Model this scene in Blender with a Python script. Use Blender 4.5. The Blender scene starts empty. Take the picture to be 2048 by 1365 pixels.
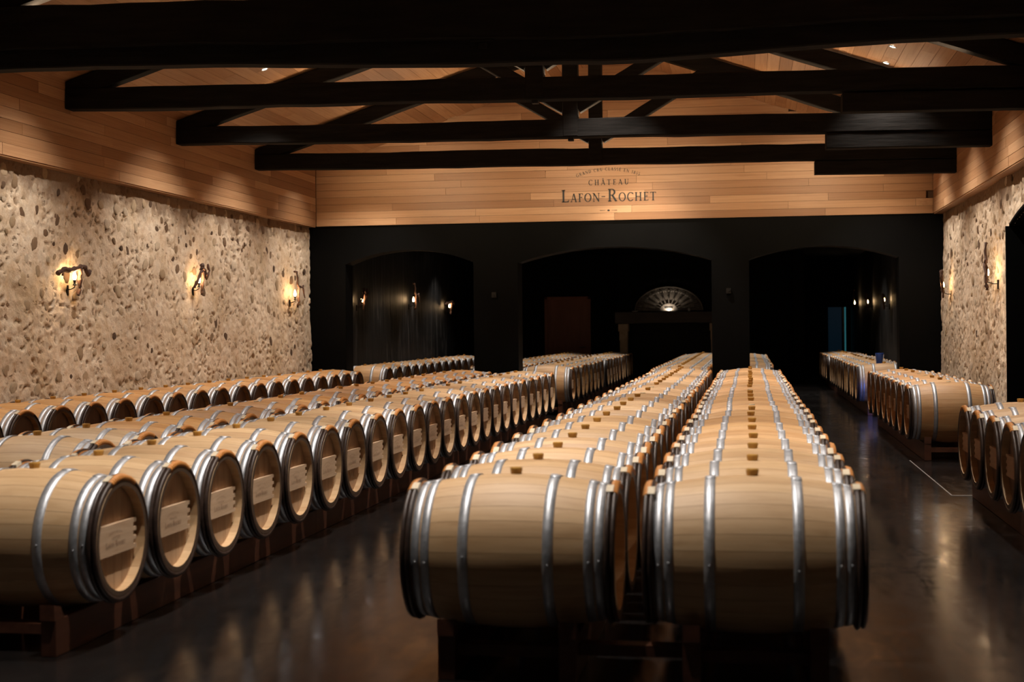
import bpy, math, random
import numpy as np
from mathutils import Matrix, Vector

random.seed(7)
rng = np.random.default_rng(7)
scene = bpy.context.scene
COL = scene.collection

# ------------------------------------------------------------------ camera
FPX = 50 / 36 * 2048
YAW = math.atan(473 / FPX)
ROLL = 0.0095
EYE = Vector((0, 0, 1.55))
PPX, PPY = 1024, 657.5
_r = Vector((math.cos(YAW), math.sin(YAW), 0)); _u = Vector((0, 0, 1))
FWD = Vector((-math.sin(YAW), math.cos(YAW), 0))
RGT = _r * math.cos(ROLL) - _u * math.sin(ROLL)
UPV = _u * math.cos(ROLL) + _r * math.sin(ROLL)
cam_data = bpy.data.cameras.new('camera')
cam = bpy.data.objects.new('camera', cam_data)
COL.objects.link(cam)
cam_data.lens = 50; cam_data.sensor_width = 36; cam_data.clip_end = 200
cam_data.shift_y = (PPY - 682.5) / 2048
cam_data.dof.use_dof = True
cam_data.dof.focus_distance = 15.5
cam_data.dof.aperture_fstop = 2.6
mw = Matrix.Identity(4)
for i in range(3):
    mw[i][0] = RGT[i]; mw[i][1] = UPV[i]; mw[i][2] = -FWD[i]; mw[i][3] = EYE[i]
cam.matrix_world = mw
scene.camera = cam

def hit(px, py, axis, value):
    """photo pixel -> point on the plane axis = value"""
    d = FWD + RGT * ((px - PPX) / FPX) - UPV * ((py - PPY) / FPX)
    return EYE + d * ((value - EYE[axis]) / d[axis])

# ------------------------------------------------------------------ world, exposure
world = bpy.data.worlds.new('world'); scene.world = world
world.use_nodes = True
world.node_tree.nodes['Background'].inputs[0].default_value = (0.9, 0.95, 1.0, 1)
world.node_tree.nodes['Background'].inputs[1].default_value = 0.0
vs = scene.view_settings
vs.view_transform = 'Standard'; vs.look = 'None'; vs.gamma = 1; vs.use_curve_mapping = False
vs.exposure = 1.0

# key levels of the room's lamps (watts)
P_DOWN = 480.0        # recessed ceiling spots
P_WALL = 205.0        # spots close to the stone walls
P_UP = 27.0          # led strips lying on the tie beams, washing the roof
P_GABLE = 85.0       # spots on the last truss turned to the gable
P_BACK = 90.0        # spots in the rear room
P_SCONCE = 4.0
WARM = (1.0, 0.90, 0.80)
AMBER = (1.0, 0.64, 0.33)

# ------------------------------------------------------------------ constants of the place
YW = 24.5            # front face of the black arcade wall
YB = 39.5            # rear wall of the back room
XL, XR = -7.74, 3.2  # stone faces
BL, BR = -7.6, 3.05  # board faces above the stone
ZB = 3.405           # underside of the boards
ZE, ZRIDGE, XRIDGE = 4.42, 6.23, -2.27
KL = (ZRIDGE - ZE) / (XRIDGE - BL)
KR = (ZRIDGE - ZE) / (BR - XRIDGE)
YF = -4.0            # wall behind the camera

# ------------------------------------------------------------------ helpers
def setp(o, label=None, cat=None, group=None, kind=None):
    if label: o['label'] = label
    if cat: o['category'] = cat
    if group: o['group'] = group
    if kind: o['kind'] = kind
    return o

def empty(name, loc=(0, 0, 0), rotz=0.0):
    o = bpy.data.objects.new(name, None)
    o.empty_display_size = 0.1
    COL.objects.link(o)
    o.location = loc; o.rotation_euler = (0, 0, rotz)
    return o

def inst(name, mesh, parent=None, loc=(0, 0, 0), rot=(0, 0, 0), scale=(1, 1, 1)):
    o = bpy.data.objects.new(name, mesh)
    COL.objects.link(o)
    if parent: o.parent = parent
    o.location = loc; o.rotation_euler = rot; o.scale = scale
    return o

class MB:
    def __init__(s):
        s.v = []; s.f = []; s.a = []; s.cur = 0.5
    def add(s, vs_, fs):
        b = len(s.v)
        s.v += [tuple(p) for p in vs_]
        s.f += [tuple(i + b for i in f) for f in fs]
        s.a += [s.cur] * len(fs)
        return s
    def box(s, c, d, jit=0.0):
        x, y, z = (q / 2 for q in d)
        vv = []
        for sx in (-1, 1):
            for sy in (-1, 1):
                for sz in (-1, 1):
                    vv.append((c[0] + sx * x + random.uniform(-jit, jit), c[1] + sy * y + random.uniform(-jit, jit), c[2] + sz * z + random.uniform(-jit, jit)))
        return s.add(vv, [(0, 1, 3, 2), (4, 6, 7, 5), (0, 4, 5, 1), (2, 3, 7, 6), (0, 2, 6, 4), (1, 5, 7, 3)])
    def lathe(s, prof, n=32, axis='x', a0=0.0, a1=2 * math.pi, closed_prof=False):
        """prof: (axial, radius) pairs"""
        full = abs(a1 - a0 - 2 * math.pi) < 1e-6
        na = n if full else n + 1
        vv = []
        for j in range(na):
            a = a0 + (a1 - a0) * j / n
            for (t, r) in prof:
                p, q = r * math.cos(a), r * math.sin(a)
                vv.append((t, p, q) if axis == 'x' else (p, q, t))
        m = len(prof); fs = []
        for j in range(n):
            k = (j + 1) % na
            for i in range(m if closed_prof else m - 1):
                i2 = (i + 1) % m
                fs.append((j * m + i, k * m + i, k * m + i2, j * m + i2))
        if not full and closed_prof:
            fs.append(tuple(range(m - 1, -1, -1))); fs.append(tuple((na - 1) * m + i for i in range(m)))
        return s.add(vv, fs)
    def tube(s, pts, radii, n=8, cap=True):
        pts = [Vector(p) for p in pts]; vv = []
        up = Vector((0.13, 0.2, 1)).normalized()
        for i, p in enumerate(pts):
            d = (pts[min(i + 1, len(pts) - 1)] - pts[max(i - 1, 0)]).normalized()
            a = d.cross(up)
            if a.length < 1e-3: a = d.cross(Vector((1, 0, 0)))
            a.normalize(); b = d.cross(a)
            r = radii[i] if isinstance(radii, (list, tuple)) else radii
            for k in range(n):
                t = 2 * math.pi * k / n
                vv.append(p + a * (r * math.cos(t)) + b * (r * math.sin(t)))
        fs = []
        for i in range(len(pts) - 1):
            for k in range(n):
                k2 = (k + 1) % n
                fs.append((i * n + k, i * n + k2, (i + 1) * n + k2, (i + 1) * n + k))
        if cap:
            fs.append(tuple(range(n - 1, -1, -1))); fs.append(tuple((len(pts) - 1) * n + k for k in range(n)))
        return s.add(vv, fs)
    def poly(s, pts):
        return s.add(pts, [tuple(range(len(pts)))])
    def mesh(s, name, mat, smooth=False, attr=None, recalc=True):
        me = bpy.data.meshes.new(name)
        me.from_pydata(s.v, [], s.f)
        if smooth: me.polygons.foreach_set('use_smooth', [True] * len(me.polygons))
        if attr:
            at = me.attributes.new(attr, 'FLOAT', 'FACE')
            at.data.foreach_set('value', s.a)
        if recalc:
            import bmesh
            bm = bmesh.new(); bm.from_mesh(me)
            bmesh.ops.recalc_face_normals(bm, faces=bm.faces[:])
            bm.to_mesh(me); bm.free()
        me.materials.append(mat)
        me.update()
        return me

# ------------------------------------------------------------------ materials
class N:
    def __init__(s, name):
        s.m = bpy.data.materials.new(name); s.m.use_nodes = True
        s.t = s.m.node_tree; s.b = s.t.nodes['Principled BSDF']
    def n(s, typ, **kw):
        nd = s.t.nodes.new(typ)
        for k, v in kw.items():
            if k.startswith('_'): nd.inputs[int(k[1:])].default_value = v
            else: setattr(nd, k, v)
        return nd
    def l(s, a, b): s.t.links.new(a, b); return s
    def set(s, **kw):
        for k, v in kw.items():
            s.b.inputs[k.replace('_', ' ')].default_value = v
        return s
    def coords(s, scale=(1, 1, 1), rand=True, src='Object'):
        tc = s.n('ShaderNodeTexCoord'); mp = s.n('ShaderNodeMapping')
        s.l(tc.outputs[src], mp.inputs[0]); mp.inputs['Scale'].default_value = scale
        if rand:
            oi = s.n('ShaderNodeObjectInfo'); mul = s.n('ShaderNodeMath', operation='MULTIPLY', _1=37.0)
            s.l(oi.outputs['Random'], mul.inputs[0])
            cx = s.n('ShaderNodeCombineXYZ')
            for i in range(3): s.l(mul.outputs[0], cx.inputs[i])
            s.l(cx.outputs[0], mp.inputs['Location'])
        return mp.outputs[0]
    def noise(s, vec, scale=5, detail=4, rough=0.55, dist=0.0):
        nd = s.n('ShaderNodeTexNoise'); s.l(vec, nd.inputs['Vector'])
        nd.inputs['Scale'].default_value = scale; nd.inputs['Detail'].default_value = detail
        nd.inputs['Roughness'].default_value = rough; nd.inputs['Distortion'].default_value = dist
        return nd.outputs['Fac']
    def ramp(s, fac, stops):
        nd = s.n('ShaderNodeValToRGB'); s.l(fac, nd.inputs[0])
        e = nd.color_ramp.elements
        while len(e) < len(stops): e.new(0.5)
        for i, (p, c) in enumerate(stops):
            e[i].position = p; e[i].color = (*c, 1) if len(c) == 3 else c
        return nd.outputs[0]
    def mix(s, a, b, fac, mode='MIX'):
        nd = s.n('ShaderNodeMix', data_type='RGBA', blend_type=mode)
        for sock, v in ((nd.inputs[6], a), (nd.inputs[7], b), (nd.inputs[0], fac)):
            if hasattr(v, 'links'): s.l(v, sock)
            elif isinstance(v, tuple): sock.default_value = (*v, 1)
            else: sock.default_value = v
        return nd.outputs[2]
    def math(s, op, a, b=0.0):
        nd = s.n('ShaderNodeMath', operation=op)
        for i, v in enumerate((a, b)):
            if hasattr(v, 'links'): s.l(v, nd.inputs[i])
            else: nd.inputs[i].default_value = v
        return nd.outputs[0]
    def maprange(s, v, a, b, c, d):
        nd = s.n('ShaderNodeMapRange'); s.l(v, nd.inputs[0])
        for i, q in enumerate((a, b, c, d)): nd.inputs[i + 1].default_value = q
        return nd.outputs[0]
    def color(s, c): s.l(c, s.b.inputs['Base Color']); return s
    def rough(s, c): s.l(c, s.b.inputs['Roughness']); return s
    def bump(s, h, strength=0.3, dist=0.01):
        nd = s.n('ShaderNodeBump'); s.l(h, nd.inputs['Height'])
        nd.inputs['Strength'].default_value = strength; nd.inputs['Distance'].default_value = dist
        s.l(nd.outputs[0], s.b.inputs['Normal']); return s

def attr_node(s, name, typ='GEOMETRY'):
    nd = s.n('ShaderNodeAttribute'); nd.attribute_name = name; nd.attribute_type = typ
    return nd.outputs['Fac']

def mat_oak():
    s = N('barrel_oak')
    v = s.coords((2.2, 26, 26))
    g = s.noise(v, 1.0, 5, 0.6, 0.4)
    v2 = s.coords((1.2, 3, 3))
    blot = s.noise(v2, 2.2, 3, 0.5)
    st = attr_node(s, 'stave')
    tint = attr_node(s, 'tint', 'OBJECT')
    pale = s.ramp(g, [(0.25, (0.48, 0.315, 0.165)), (0.55, (0.58, 0.405, 0.235)), (0.85, (0.62, 0.455, 0.285))])
    orange = s.ramp(g, [(0.25, (0.46, 0.215, 0.065)), (0.55, (0.58, 0.305, 0.105)), (0.85, (0.63, 0.37, 0.155))])
    c = s.mix(pale, orange, tint)
    c = s.mix(c, s.ramp(st, [(0.0, (0.70, 0.60, 0.52)), (0.5, (0.95, 0.93, 0.9)), (1.0, (1.08, 1.08, 1.06))]), 0.6, 'MULTIPLY')
    c = s.mix(c, (0.36, 0.19, 0.075), s.maprange(blot, 0.60, 0.78, 0.0, 0.38))
    c = s.mix(c, (0.045, 0.027, 0.019), s.maprange(st, -0.6, -0.4, 0.92, 0.0))
    s.color(c); s.set(Roughness=0.55); s.bump(g, 0.12, 0.003)
    return s.m

def mat_head():
    s = N('barrel_head_oak')
    g = s.noise(s.coords((26, 26, 2.2)), 1.0, 5, 0.6, 0.4)
    st = attr_node(s, 'stave')
    c = s.ramp(g, [(0.25, (0.39, 0.235, 0.13)), (0.6, (0.49, 0.32, 0.19)), (0.9, (0.55, 0.375, 0.235))])
    c = s.mix(c, (0.10, 0.052, 0.032), attr_node(s, 'aged_shade', 'OBJECT'))  # darker heads: older oak in the left row, shade painted in on the right
    c = s.mix(c, s.ramp(st, [(0.0, (0.8, 0.74, 0.68)), (1.0, (1.05, 1.04, 1.02))]), 0.8, 'MULTIPLY')
    s.color(c); s.set(Roughness=0.6); s.bump(g, 0.12, 0.003)
    return s.m

def mat_bar():
    s = N('crossbar_oak')
    g = s.noise(s.coords((26, 2.5, 26)), 1.0, 5, 0.6, 1.2)
    c = s.ramp(g, [(0.3, (0.50, 0.33, 0.205)), (0.6, (0.60, 0.425, 0.28)), (0.9, (0.64, 0.47, 0.32))])
    s.color(c); s.set(Roughness=0.55); s.bump(g, 0.1, 0.003)
    return s.m

def mat_galv():
    s = N('galvanised_steel')
    g = s.noise(s.coords((40, 40, 40)), 1.0, 4, 0.6)
    s.color(s.ramp(g, [(0.3, (0.43, 0.45, 0.485)), (0.7, (0.58, 0.60, 0.64))]))
    s.rough(s.maprange(g, 0.3, 0.7, 0.42, 0.54)); s.set(Metallic=0.7)
    return s.m

def mat_simple(name, c0, c1, scale=(6, 6, 6), rough=0.6, bump=0.2, metal=0.0, dist=0.004, spec=0.5):
    s = N(name)
    g = s.noise(s.coords(scale), 1.0, 5, 0.6)
    s.color(s.ramp(g, [(0.3, c0), (0.7, c1)]))
    s.set(Roughness=rough, Metallic=metal)
    s.b.inputs['Specular IOR Level'].default_value = spec
    if bump: s.bump(g, bump, dist)
    return s.m

def mat_plank(name='board_wood', k=1.0):
    s = N(name)
    g = s.noise(s.coords((2.4, 9, 9)), 1.0, 5, 0.62, 0.6)
    b = s.noise(s.coords((3.0, 1.2, 1)), 0.9, 2, 0.5)
    oi = s.n('ShaderNodeObjectInfo')
    c = s.ramp(g, [(0.22, (0.36 * k, 0.185 * k, 0.085 * k)), (0.5, (0.47 * k, 0.265 * k, 0.135 * k)), (0.85, (0.55 * k, 0.34 * k, 0.19 * k))])
    c = s.mix(c, s.ramp(oi.outputs['Random'], [(0.0, (0.66, 0.56, 0.46)), (0.3, (0.88, 0.82, 0.76)), (0.7, (1.02, 1.0, 0.98)), (1.0, (1.22, 1.28, 1.34))]), 1.0, 'MULTIPLY')
    c = s.mix(c, (0.30, 0.13, 0.05), s.maprange(b, 0.58, 0.8, 0.0, 0.35))
    s.color(c); s.set(Roughness=0.5); s.bump(g, 0.08, 0.003)
    return s.m

def mat_rail():
    s = N('rack_wood')
    g = s.noise(s.coords((14, 1.2, 14)), 1.0, 5, 0.6, 0.3)
    b = s.noise(s.coords((1, 2.6, 1)), 1.0, 2, 0.5)
    c = s.ramp(g, [(0.25, (0.055, 0.018, 0.009)), (0.6, (0.125, 0.046, 0.023)), (0.9, (0.18, 0.078, 0.042))])
    c = s.mix(c, (0.06, 0.02, 0.011), s.maprange(b, 0.45, 0.65, 0.0, 0.6))
    s.color(c); s.set(Roughness=0.42); s.bump(g, 0.1, 0.003)
    return s.m

def mat_stone_wall():
    s = N('lime_rubble_wall')
    v = s.coords((1, 1, 1), rand=False)
    big = s.noise(v, 1.1, 3, 0.5)
    mid = s.noise(v, 9.0, 5, 0.62)
    fine = s.noise(v, 46.0, 4, 0.6)
    c = s.ramp(mid, [(0.2, (0.50, 0.345, 0.205)), (0.4, (0.67, 0.52, 0.365)), (0.58, (0.76, 0.635, 0.485)), (0.85, (0.80, 0.69, 0.56))])
    c = s.mix(c, (0.46, 0.315, 0.165), s.maprange(big, 0.48, 0.70, 0.0, 0.55))
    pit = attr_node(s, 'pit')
    c = s.mix(c, (0.17, 0.095, 0.045), s.maprange(pit, 0.25, 0.95, 0.0, 0.58))  # dirt plus occlusion-like shade, painted into the pits
    c = s.mix(c, s.ramp(fine, [(0.25, (0.72, 0.68, 0.62)), (0.7, (1.08, 1.08, 1.08))]), 0.7, 'MULTIPLY')
    wv = s.n('ShaderNodeVectorMath', operation='ADD')
    dn = s.n('ShaderNodeTexNoise'); s.l(v, dn.inputs['Vector']); dn.inputs['Scale'].default_value = 16.0; dn.inputs['Detail'].default_value = 3
    sc = s.n('ShaderNodeVectorMath', operation='SCALE'); s.l(dn.outputs['Color'], sc.inputs[0]); sc.inputs['Scale'].default_value = 0.10
    s.l(v, wv.inputs[0]); s.l(sc.outputs[0], wv.inputs[1])
    vm = s.n('ShaderNodeMapping'); s.l(wv.outputs[0], vm.inputs[0]); vm.inputs['Scale'].default_value = (9.0, 9.0, 13.0)
    vo = s.n('ShaderNodeTexVoronoi'); s.l(vm.outputs[0], vo.inputs['Vector']); vo.inputs['Scale'].default_value = 1.0
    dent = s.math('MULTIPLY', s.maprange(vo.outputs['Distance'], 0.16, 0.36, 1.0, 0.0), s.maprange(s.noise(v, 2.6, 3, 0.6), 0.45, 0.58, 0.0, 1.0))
    c = s.mix(c, (0.20, 0.105, 0.045), s.math('MULTIPLY', dent, 0.6))  # shadow of the small dents put into the colour, along with their dirt
    # shadow of the overhanging boards, painted as a dark band along the stone top
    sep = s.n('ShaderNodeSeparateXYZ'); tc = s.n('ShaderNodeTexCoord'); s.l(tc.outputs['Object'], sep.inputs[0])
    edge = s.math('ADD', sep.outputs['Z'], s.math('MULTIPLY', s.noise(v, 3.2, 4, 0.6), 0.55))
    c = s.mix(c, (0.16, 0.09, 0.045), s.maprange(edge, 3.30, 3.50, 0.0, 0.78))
    s.color(c); s.set(Roughness=0.92)
    h = s.math('ADD', s.math('MULTIPLY', mid, 0.8), s.math('MULTIPLY', fine, 0.5))
    h = s.math('SUBTRACT', h, s.math('MULTIPLY', dent, 0.8))
    s.bump(h, 0.55, 0.018)
    return s.m

def mat_stone():
    s = N('field_stone')
    v = s.coords((1, 1, 1))
    oi = s.n('ShaderNodeObjectInfo')
    mid = s.noise(v, 14.0, 5, 0.6)
    c = s.ramp(attr_node(s, 'shade', 'OBJECT'), [(0.0, (0.10, 0.058, 0.032)), (0.12, (0.19, 0.115, 0.065)), (0.25, (0.38, 0.265, 0.155)), (0.6, (0.55, 0.425, 0.28)), (1.0, (0.68, 0.57, 0.43))])
    c = s.mix(c, s.ramp(mid, [(0.25, (0.6, 0.54, 0.48)), (0.7, (1.1, 1.1, 1.1))]), 0.9, 'MULTIPLY')
    s.color(c); s.set(Roughness=0.9); s.bump(mid, 0.5, 0.015)
    return s.m

def mat_black_plaster(name='black_plaster', rough=0.65, stain=0.0):
    s = N(name)
    v = s.coords((1, 1, 1), rand=False)
    g = s.noise(v, 3.0, 4, 0.6)
    c = s.ramp(g, [(0.3, (0.0010, 0.0011, 0.0011)), (0.7, (0.0019, 0.0020, 0.0020))])
    if stain:
        vv = s.coords((1, 1.9, 0.28), rand=False)
        st = s.noise(vv, 2.4, 6, 0.68, 0.35)
        c = s.mix(c, (0.13, 0.12, 0.118), s.maprange(st, 0.53, 0.74, 0.0, stain))
        s.rough(s.maprange(s.noise(s.coords((1, 9, 0.7), rand=False), 2.0, 3, 0.5), 0.3, 0.7, rough - 0.08, rough + 0.1))
    else:
        s.set(Roughness=rough)
    s.b.inputs['Specular IOR Level'].default_value = 0.3 if stain else 0.08
    s.color(c)
    if stain: s.bump(s.noise(s.coords((1, 5, 0.35), rand=False), 2.0, 4, 0.6), 0.7, 0.03)
    else: s.bump(g, 0.15, 0.01)
    return s.m

def mat_floor():
    s = N('polished_dark_concrete')
    v = s.coords((1, 1, 1), rand=False)
    a = s.noise(v, 0.7, 5, 0.6, 0.4)
    b = s.noise(v, 5.5, 6, 0.65)
    sw = s.noise(s.coords((7, 1.6, 1), rand=False), 1.2, 4, 0.6, 1.0)
    c = s.ramp(a, [(0.3, (0.006, 0.0052, 0.0050)), (0.7, (0.015, 0.0128, 0.0122))])
    c = s.mix(c, (0.04, 0.035, 0.033), s.maprange(b, 0.62, 0.85, 0.0, 0.3))
    s.color(c)
    r = s.math('ADD', s.maprange(sw, 0.3, 0.7, 0.11, 0.21), s.maprange(b, 0.35, 0.7, -0.01, 0.06))
    s.rough(r); s.bump(s.math('ADD', a, s.math('MULTIPLY', b, 0.25)), 0.05, 0.02)
    s.b.inputs['Specular IOR Level'].default_value = 0.4
    return s.m

def mat_emit(name, col, strength):
    s = N(name)
    s.set(Base_Color=(0, 0, 0, 1))
    s.b.inputs['Emission Color'].default_value = (*col, 1)
    s.b.inputs['Emission Strength'].default_value = strength
    return s.m

OAK = mat_oak(); HEAD = mat_head(); BAR = mat_bar(); GALV = mat_galv()
CHEST = mat_simple('chestnut_bark', (0.022, 0.013, 0.010), (0.055, 0.032, 0.024), (30, 30, 30), 0.42, 0.3)
OSIER = mat_simple('osier_binding', (0.46, 0.17, 0.035), (0.62, 0.27, 0.07), (120, 20, 20), 0.5, 0.4)
OSIER_END = mat_simple('peeled_willow', (0.55, 0.46, 0.32), (0.70, 0.60, 0.45), (60, 60, 60), 0.6, 0.2)
BUNG = mat_simple('amber_bung', (0.40, 0.20, 0.03), (0.52, 0.29, 0.06), (20, 20, 20), 0.45, 0.0)
BUNG_PALE = mat_simple('pale_bung', (0.42, 0.37, 0.24), (0.52, 0.46, 0.32), (20, 20, 20), 0.4, 0.0)
STAMP = mat_simple('burnt_stamp', (0.24, 0.14, 0.085), (0.30, 0.18, 0.11), (9, 9, 9), 0.7, 0.0)
PLANK = mat_plank(); BACKING = mat_simple('board_backing', (0.10, 0.05, 0.025), (0.16, 0.08, 0.04), (4, 4, 4), 0.7, 0.0)
RAIL = mat_rail()
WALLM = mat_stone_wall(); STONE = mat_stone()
BLACKP = mat_black_plaster(); BLACKS = mat_black_plaster('black_stained_plaster', 0.58, 0.5)
FLOORM = mat_floor()
BEAM = mat_simple('black_stained_timber', (0.007, 0.0064, 0.0058), (0.017, 0.0152, 0.0138), (2, 22, 22), 0.75, 0.5, dist=0.008, spec=0.08)
IRON = mat_simple('wrought_iron', (0.012, 0.010, 0.009), (0.03, 0.025, 0.022), (30, 30, 30), 0.5, 0.3, metal=0.6)
VINE = mat_simple('old_vine_wood', (0.05, 0.022, 0.013), (0.11, 0.05, 0.03), (40, 40, 14), 0.75, 0.8, dist=0.01)
BULB = mat_emit('lit_filament_glass', (1.0, 0.62, 0.28), 24.0)
LENS = mat_emit('lit_spot_lens', (1.0, 0.84, 0.66), 30.0)
LEDM = mat_emit('lit_led_strip', (1.0, 0.72, 0.45), 2.0)
INK = mat_simple('black_print', (0.008, 0.008, 0.009), (0.012, 0.012, 0.013), (9, 9, 9), 0.6, 0.0)
DOORW = mat_simple('red_brown_door_wood', (0.15, 0.040, 0.015), (0.20, 0.062, 0.026), (10, 10, 1.2), 0.45, 0.1)
STEEL = mat_simple('brushed_steel', (0.5, 0.5, 0.5), (0.65, 0.65, 0.65), (30, 30, 30), 0.3, 0.0, metal=1.0)
MANTEL = mat_simple('dark_oak_mantel', (0.020, 0.013, 0.009), (0.045, 0.029, 0.020), (2, 14, 14), 0.55, 0.3)
CARVED = mat_simple('limestone', (0.36, 0.27, 0.18), (0.52, 0.41, 0.29), (7, 7, 7), 0.85, 0.4)
SOOT = mat_simple('soot_black', (0.004, 0.004, 0.004), (0.007, 0.007, 0.007), (3, 3, 3), 0.8, 0.0)
CAST = mat_simple('cast_iron', (0.08, 0.072, 0.064), (0.15, 0.132, 0.115), (30, 30, 30), 0.45, 0.3, metal=0.3)
BLUEP = mat_simple('blue_plastic', (0.012, 0.07, 0.45), (0.02, 0.09, 0.55), (5, 5, 5), 0.35, 0.0)
WHITE = mat_simple('white_glaze', (0.6, 0.58, 0.54), (0.7, 0.68, 0.64), (5, 5, 5), 0.3, 0.0)
GREYP = mat_simple('grey_paint_strip', (0.22, 0.21, 0.20), (0.36, 0.34, 0.33), (9, 9, 9), 0.4, 0.0)
DARKBOX = mat_simple('black_plastic', (0.003, 0.003, 0.003), (0.006, 0.006, 0.006), (9, 9, 9), 0.4, 0.0)
TEAL = mat_emit('backlit_teal_glass', (0.02, 0.16, 0.30), 0.013)
TEALB = mat_emit('backlit_teal_edge', (0.06, 0.36, 0.42), 0.12)
BLUEL = mat_emit('lit_blue_tube', (0.10, 0.22, 1.0), 2.0)

UNIT = MB().box((0, 0, 0), (1, 1, 1)).mesh('unit_board', PLANK)
UNIT_BLACK = MB().box((0, 0, 0), (1, 1, 1)).mesh('unit_black', BLACKP)

# ------------------------------------------------------------------ light makers
def spot(name, loc, target, watts, angle, blend=0.6, color=WARM, radius=0.06, parent=None):
    ld = bpy.data.lights.new(name, 'SPOT')
    ld.energy = watts; ld.color = color; ld.spot_size = math.radians(angle); ld.spot_blend = blend
    ld.shadow_soft_size = radius
    o = bpy.data.objects.new(name, ld); COL.objects.link(o)
    d = Vector(target) - Vector(loc)
    o.rotation_euler = d.to_track_quat('-Z', 'Y').to_euler()
    if parent:
        o.parent = parent; o.location = Vector(loc) - parent.location
    else:
        o.location = loc
    return o

# ================================================================== STRUCTURE
# floor
me = MB().box((-2.2, 22, -0.1), (16, 56, 0.2)).mesh('floor', FLOORM)
setp(inst('floor', me), 'dark polished concrete floor with soft reflections', 'floor', kind='structure')
p1, p2, p3 = hit(1820, 922, 2, 0), hit(1903, 992, 2, 0), hit(1950, 994, 2, 0)
b = MB()
b.box(((p1.x + p2.x) / 2, (p1.y + p2.y) / 2, 0.002), (0.012, abs(p1.y - p2.y), 0.004))
b.box(((p2.x + p3.x) / 2, p2.y, 0.002), (abs(p3.x - p2.x), 0.03, 0.004))
setp(inst('trim_1', b.mesh('floor_joint', GREYP)), 'pale joint strip in the floor near the right barrels', 'floor joint', kind='structure')

# ---- stone walls: real relief, then single field stones set into them
def value_noise(u, v, cell, seed):
    g = np.random.default_rng(seed).random((512, 512))
    a, b_ = u / cell, v / cell
    i, j = np.floor(a).astype(int), np.floor(b_).astype(int)
    fa, fb = a - i, b_ - j
    fa = fa * fa * (3 - 2 * fa); fb = fb * fb * (3 - 2 * fb)
    q = lambda x, y: g[x % 512, y % 512]
    return (q(i, j) * (1 - fa) + q(i + 1, j) * fa) * (1 - fb) + (q(i, j + 1) * (1 - fa) + q(i + 1, j + 1) * fa) * fb

def worley(u, v, cu, cv, seed):
    r = np.random.default_rng(seed); G = 256
    jx, jy, jr = r.random((G, G)), r.random((G, G)), r.random((G, G))
    a, b_ = u / cu, v / cv
    i, j = np.floor(a).astype(int), np.floor(b_).astype(int)
    f1 = np.full(u.shape, 9.0); f2 = np.full(u.shape, 9.0); rr = np.zeros(u.shape)
    for di in (-1, 0, 1):
        for dj in (-1, 0, 1):
            x, y = (i + di) % G, (j + dj) % G
            d = np.hypot(i + di + jx[x, y] - a, j + dj + jy[x, y] - b_)
            near = d < f1
            f2 = np.where(near, f1, np.minimum(f2, d)); rr = np.where(near, jr[x, y], rr); f1 = np.where(near, d, f1)
    return f1, f2, rr

def relief(u, v, seed):
    f1, f2, rr = worley(u + 0.05 * value_noise(u, v, .09, seed + 5), v, 0.17, 0.13, seed)
    body = np.clip((f2 - f1) * 2.2, 0, 1)
    stone = body * (0.003 + 0.009 * rr ** 2)
    f1b, f2b, rb = worley(u + 0.09 * value_noise(u, v, .07, seed + 7), v + 0.07 * value_noise(u, v, .06, seed + 8), 0.10, 0.072, seed + 1)
    pit = np.clip((0.40 - f1b) / 0.16, 0, 1) * (rb > 0.62)
    pit = pit * (value_noise(u, v, 0.4, seed + 9) > 0.44)
    d = stone - 0.024 * pit + 0.030 * (value_noise(u, v, .9, seed + 2) - .5) + 0.026 * (value_noise(u, v, .22, seed + 3) - .5) + 0.011 * (value_noise(u, v, .07, seed + 4) - .5) + 0.005 * (value_noise(u, v, .03, seed + 6) - .5)
    return d, pit

def stone_wall(name, x, sign, y0, y1, ztop, step, seed, hole=None, label=''):
    ny, nz = int((y1 - y0) / step) + 1, int(ztop / (step * 0.95)) + 1
    Y, Z = np.meshgrid(np.linspace(y0, y1, ny), np.linspace(0, ztop, nz), indexing='ij')
    d, pit = relief(Y, Z, seed)
    batter = 0.07 * np.clip(1 - Z / 3.0, 0, 1) ** 1.5
    X = x + sign * (d + batter)
    verts = np.stack([X, Y, Z], -1).reshape(-1, 3)
    idx = np.arange(ny * nz).reshape(ny, nz)
    quads = np.stack([idx[:-1, :-1], idx[1:, :-1], idx[1:, 1:], idx[:-1, 1:]], -1).reshape(-1, 4)
    if hole:
        cy, cz = (Y[:-1, :-1] + step / 2).ravel(), (Z[:-1, :-1] + step / 2).ravel()
        quads = quads[~hole(cy, cz)]
    if sign < 0: quads = quads[:, ::-1]
    me = bpy.data.meshes.new(name)
    me.from_pydata(verts.tolist(), [], quads.tolist())
    me.polygons.foreach_set('use_smooth', [True] * len(me.polygons))
    at = me.attributes.new('pit', 'FLOAT', 'POINT'); at.data.foreach_set('value', pit.ravel().astype(np.float32))
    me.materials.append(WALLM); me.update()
    return setp(inst(name, me), label, 'wall', kind='structure')

AO0, AO1, AOZ, AOA = 14.4, 18.07, 2.74, 2.95     # arched opening in the right wall (y range, spring, apex)
def arch_z(y, a0, a1, zs, za):
    t = np.clip((y - a0) / (a1 - a0) * 2 - 1, -1, 1)
    s_, w = za - zs, (a1 - a0) / 2
    R = (w * w + s_ * s_) / (2 * s_)
    return za - R + np.sqrt(np.maximum(R * R - (t * w) ** 2, 0))
hole_r = lambda y, z: (y > AO0) & (y < AO1) & (z < arch_z(y, AO0, AO1, AOZ, AOA))

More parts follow.
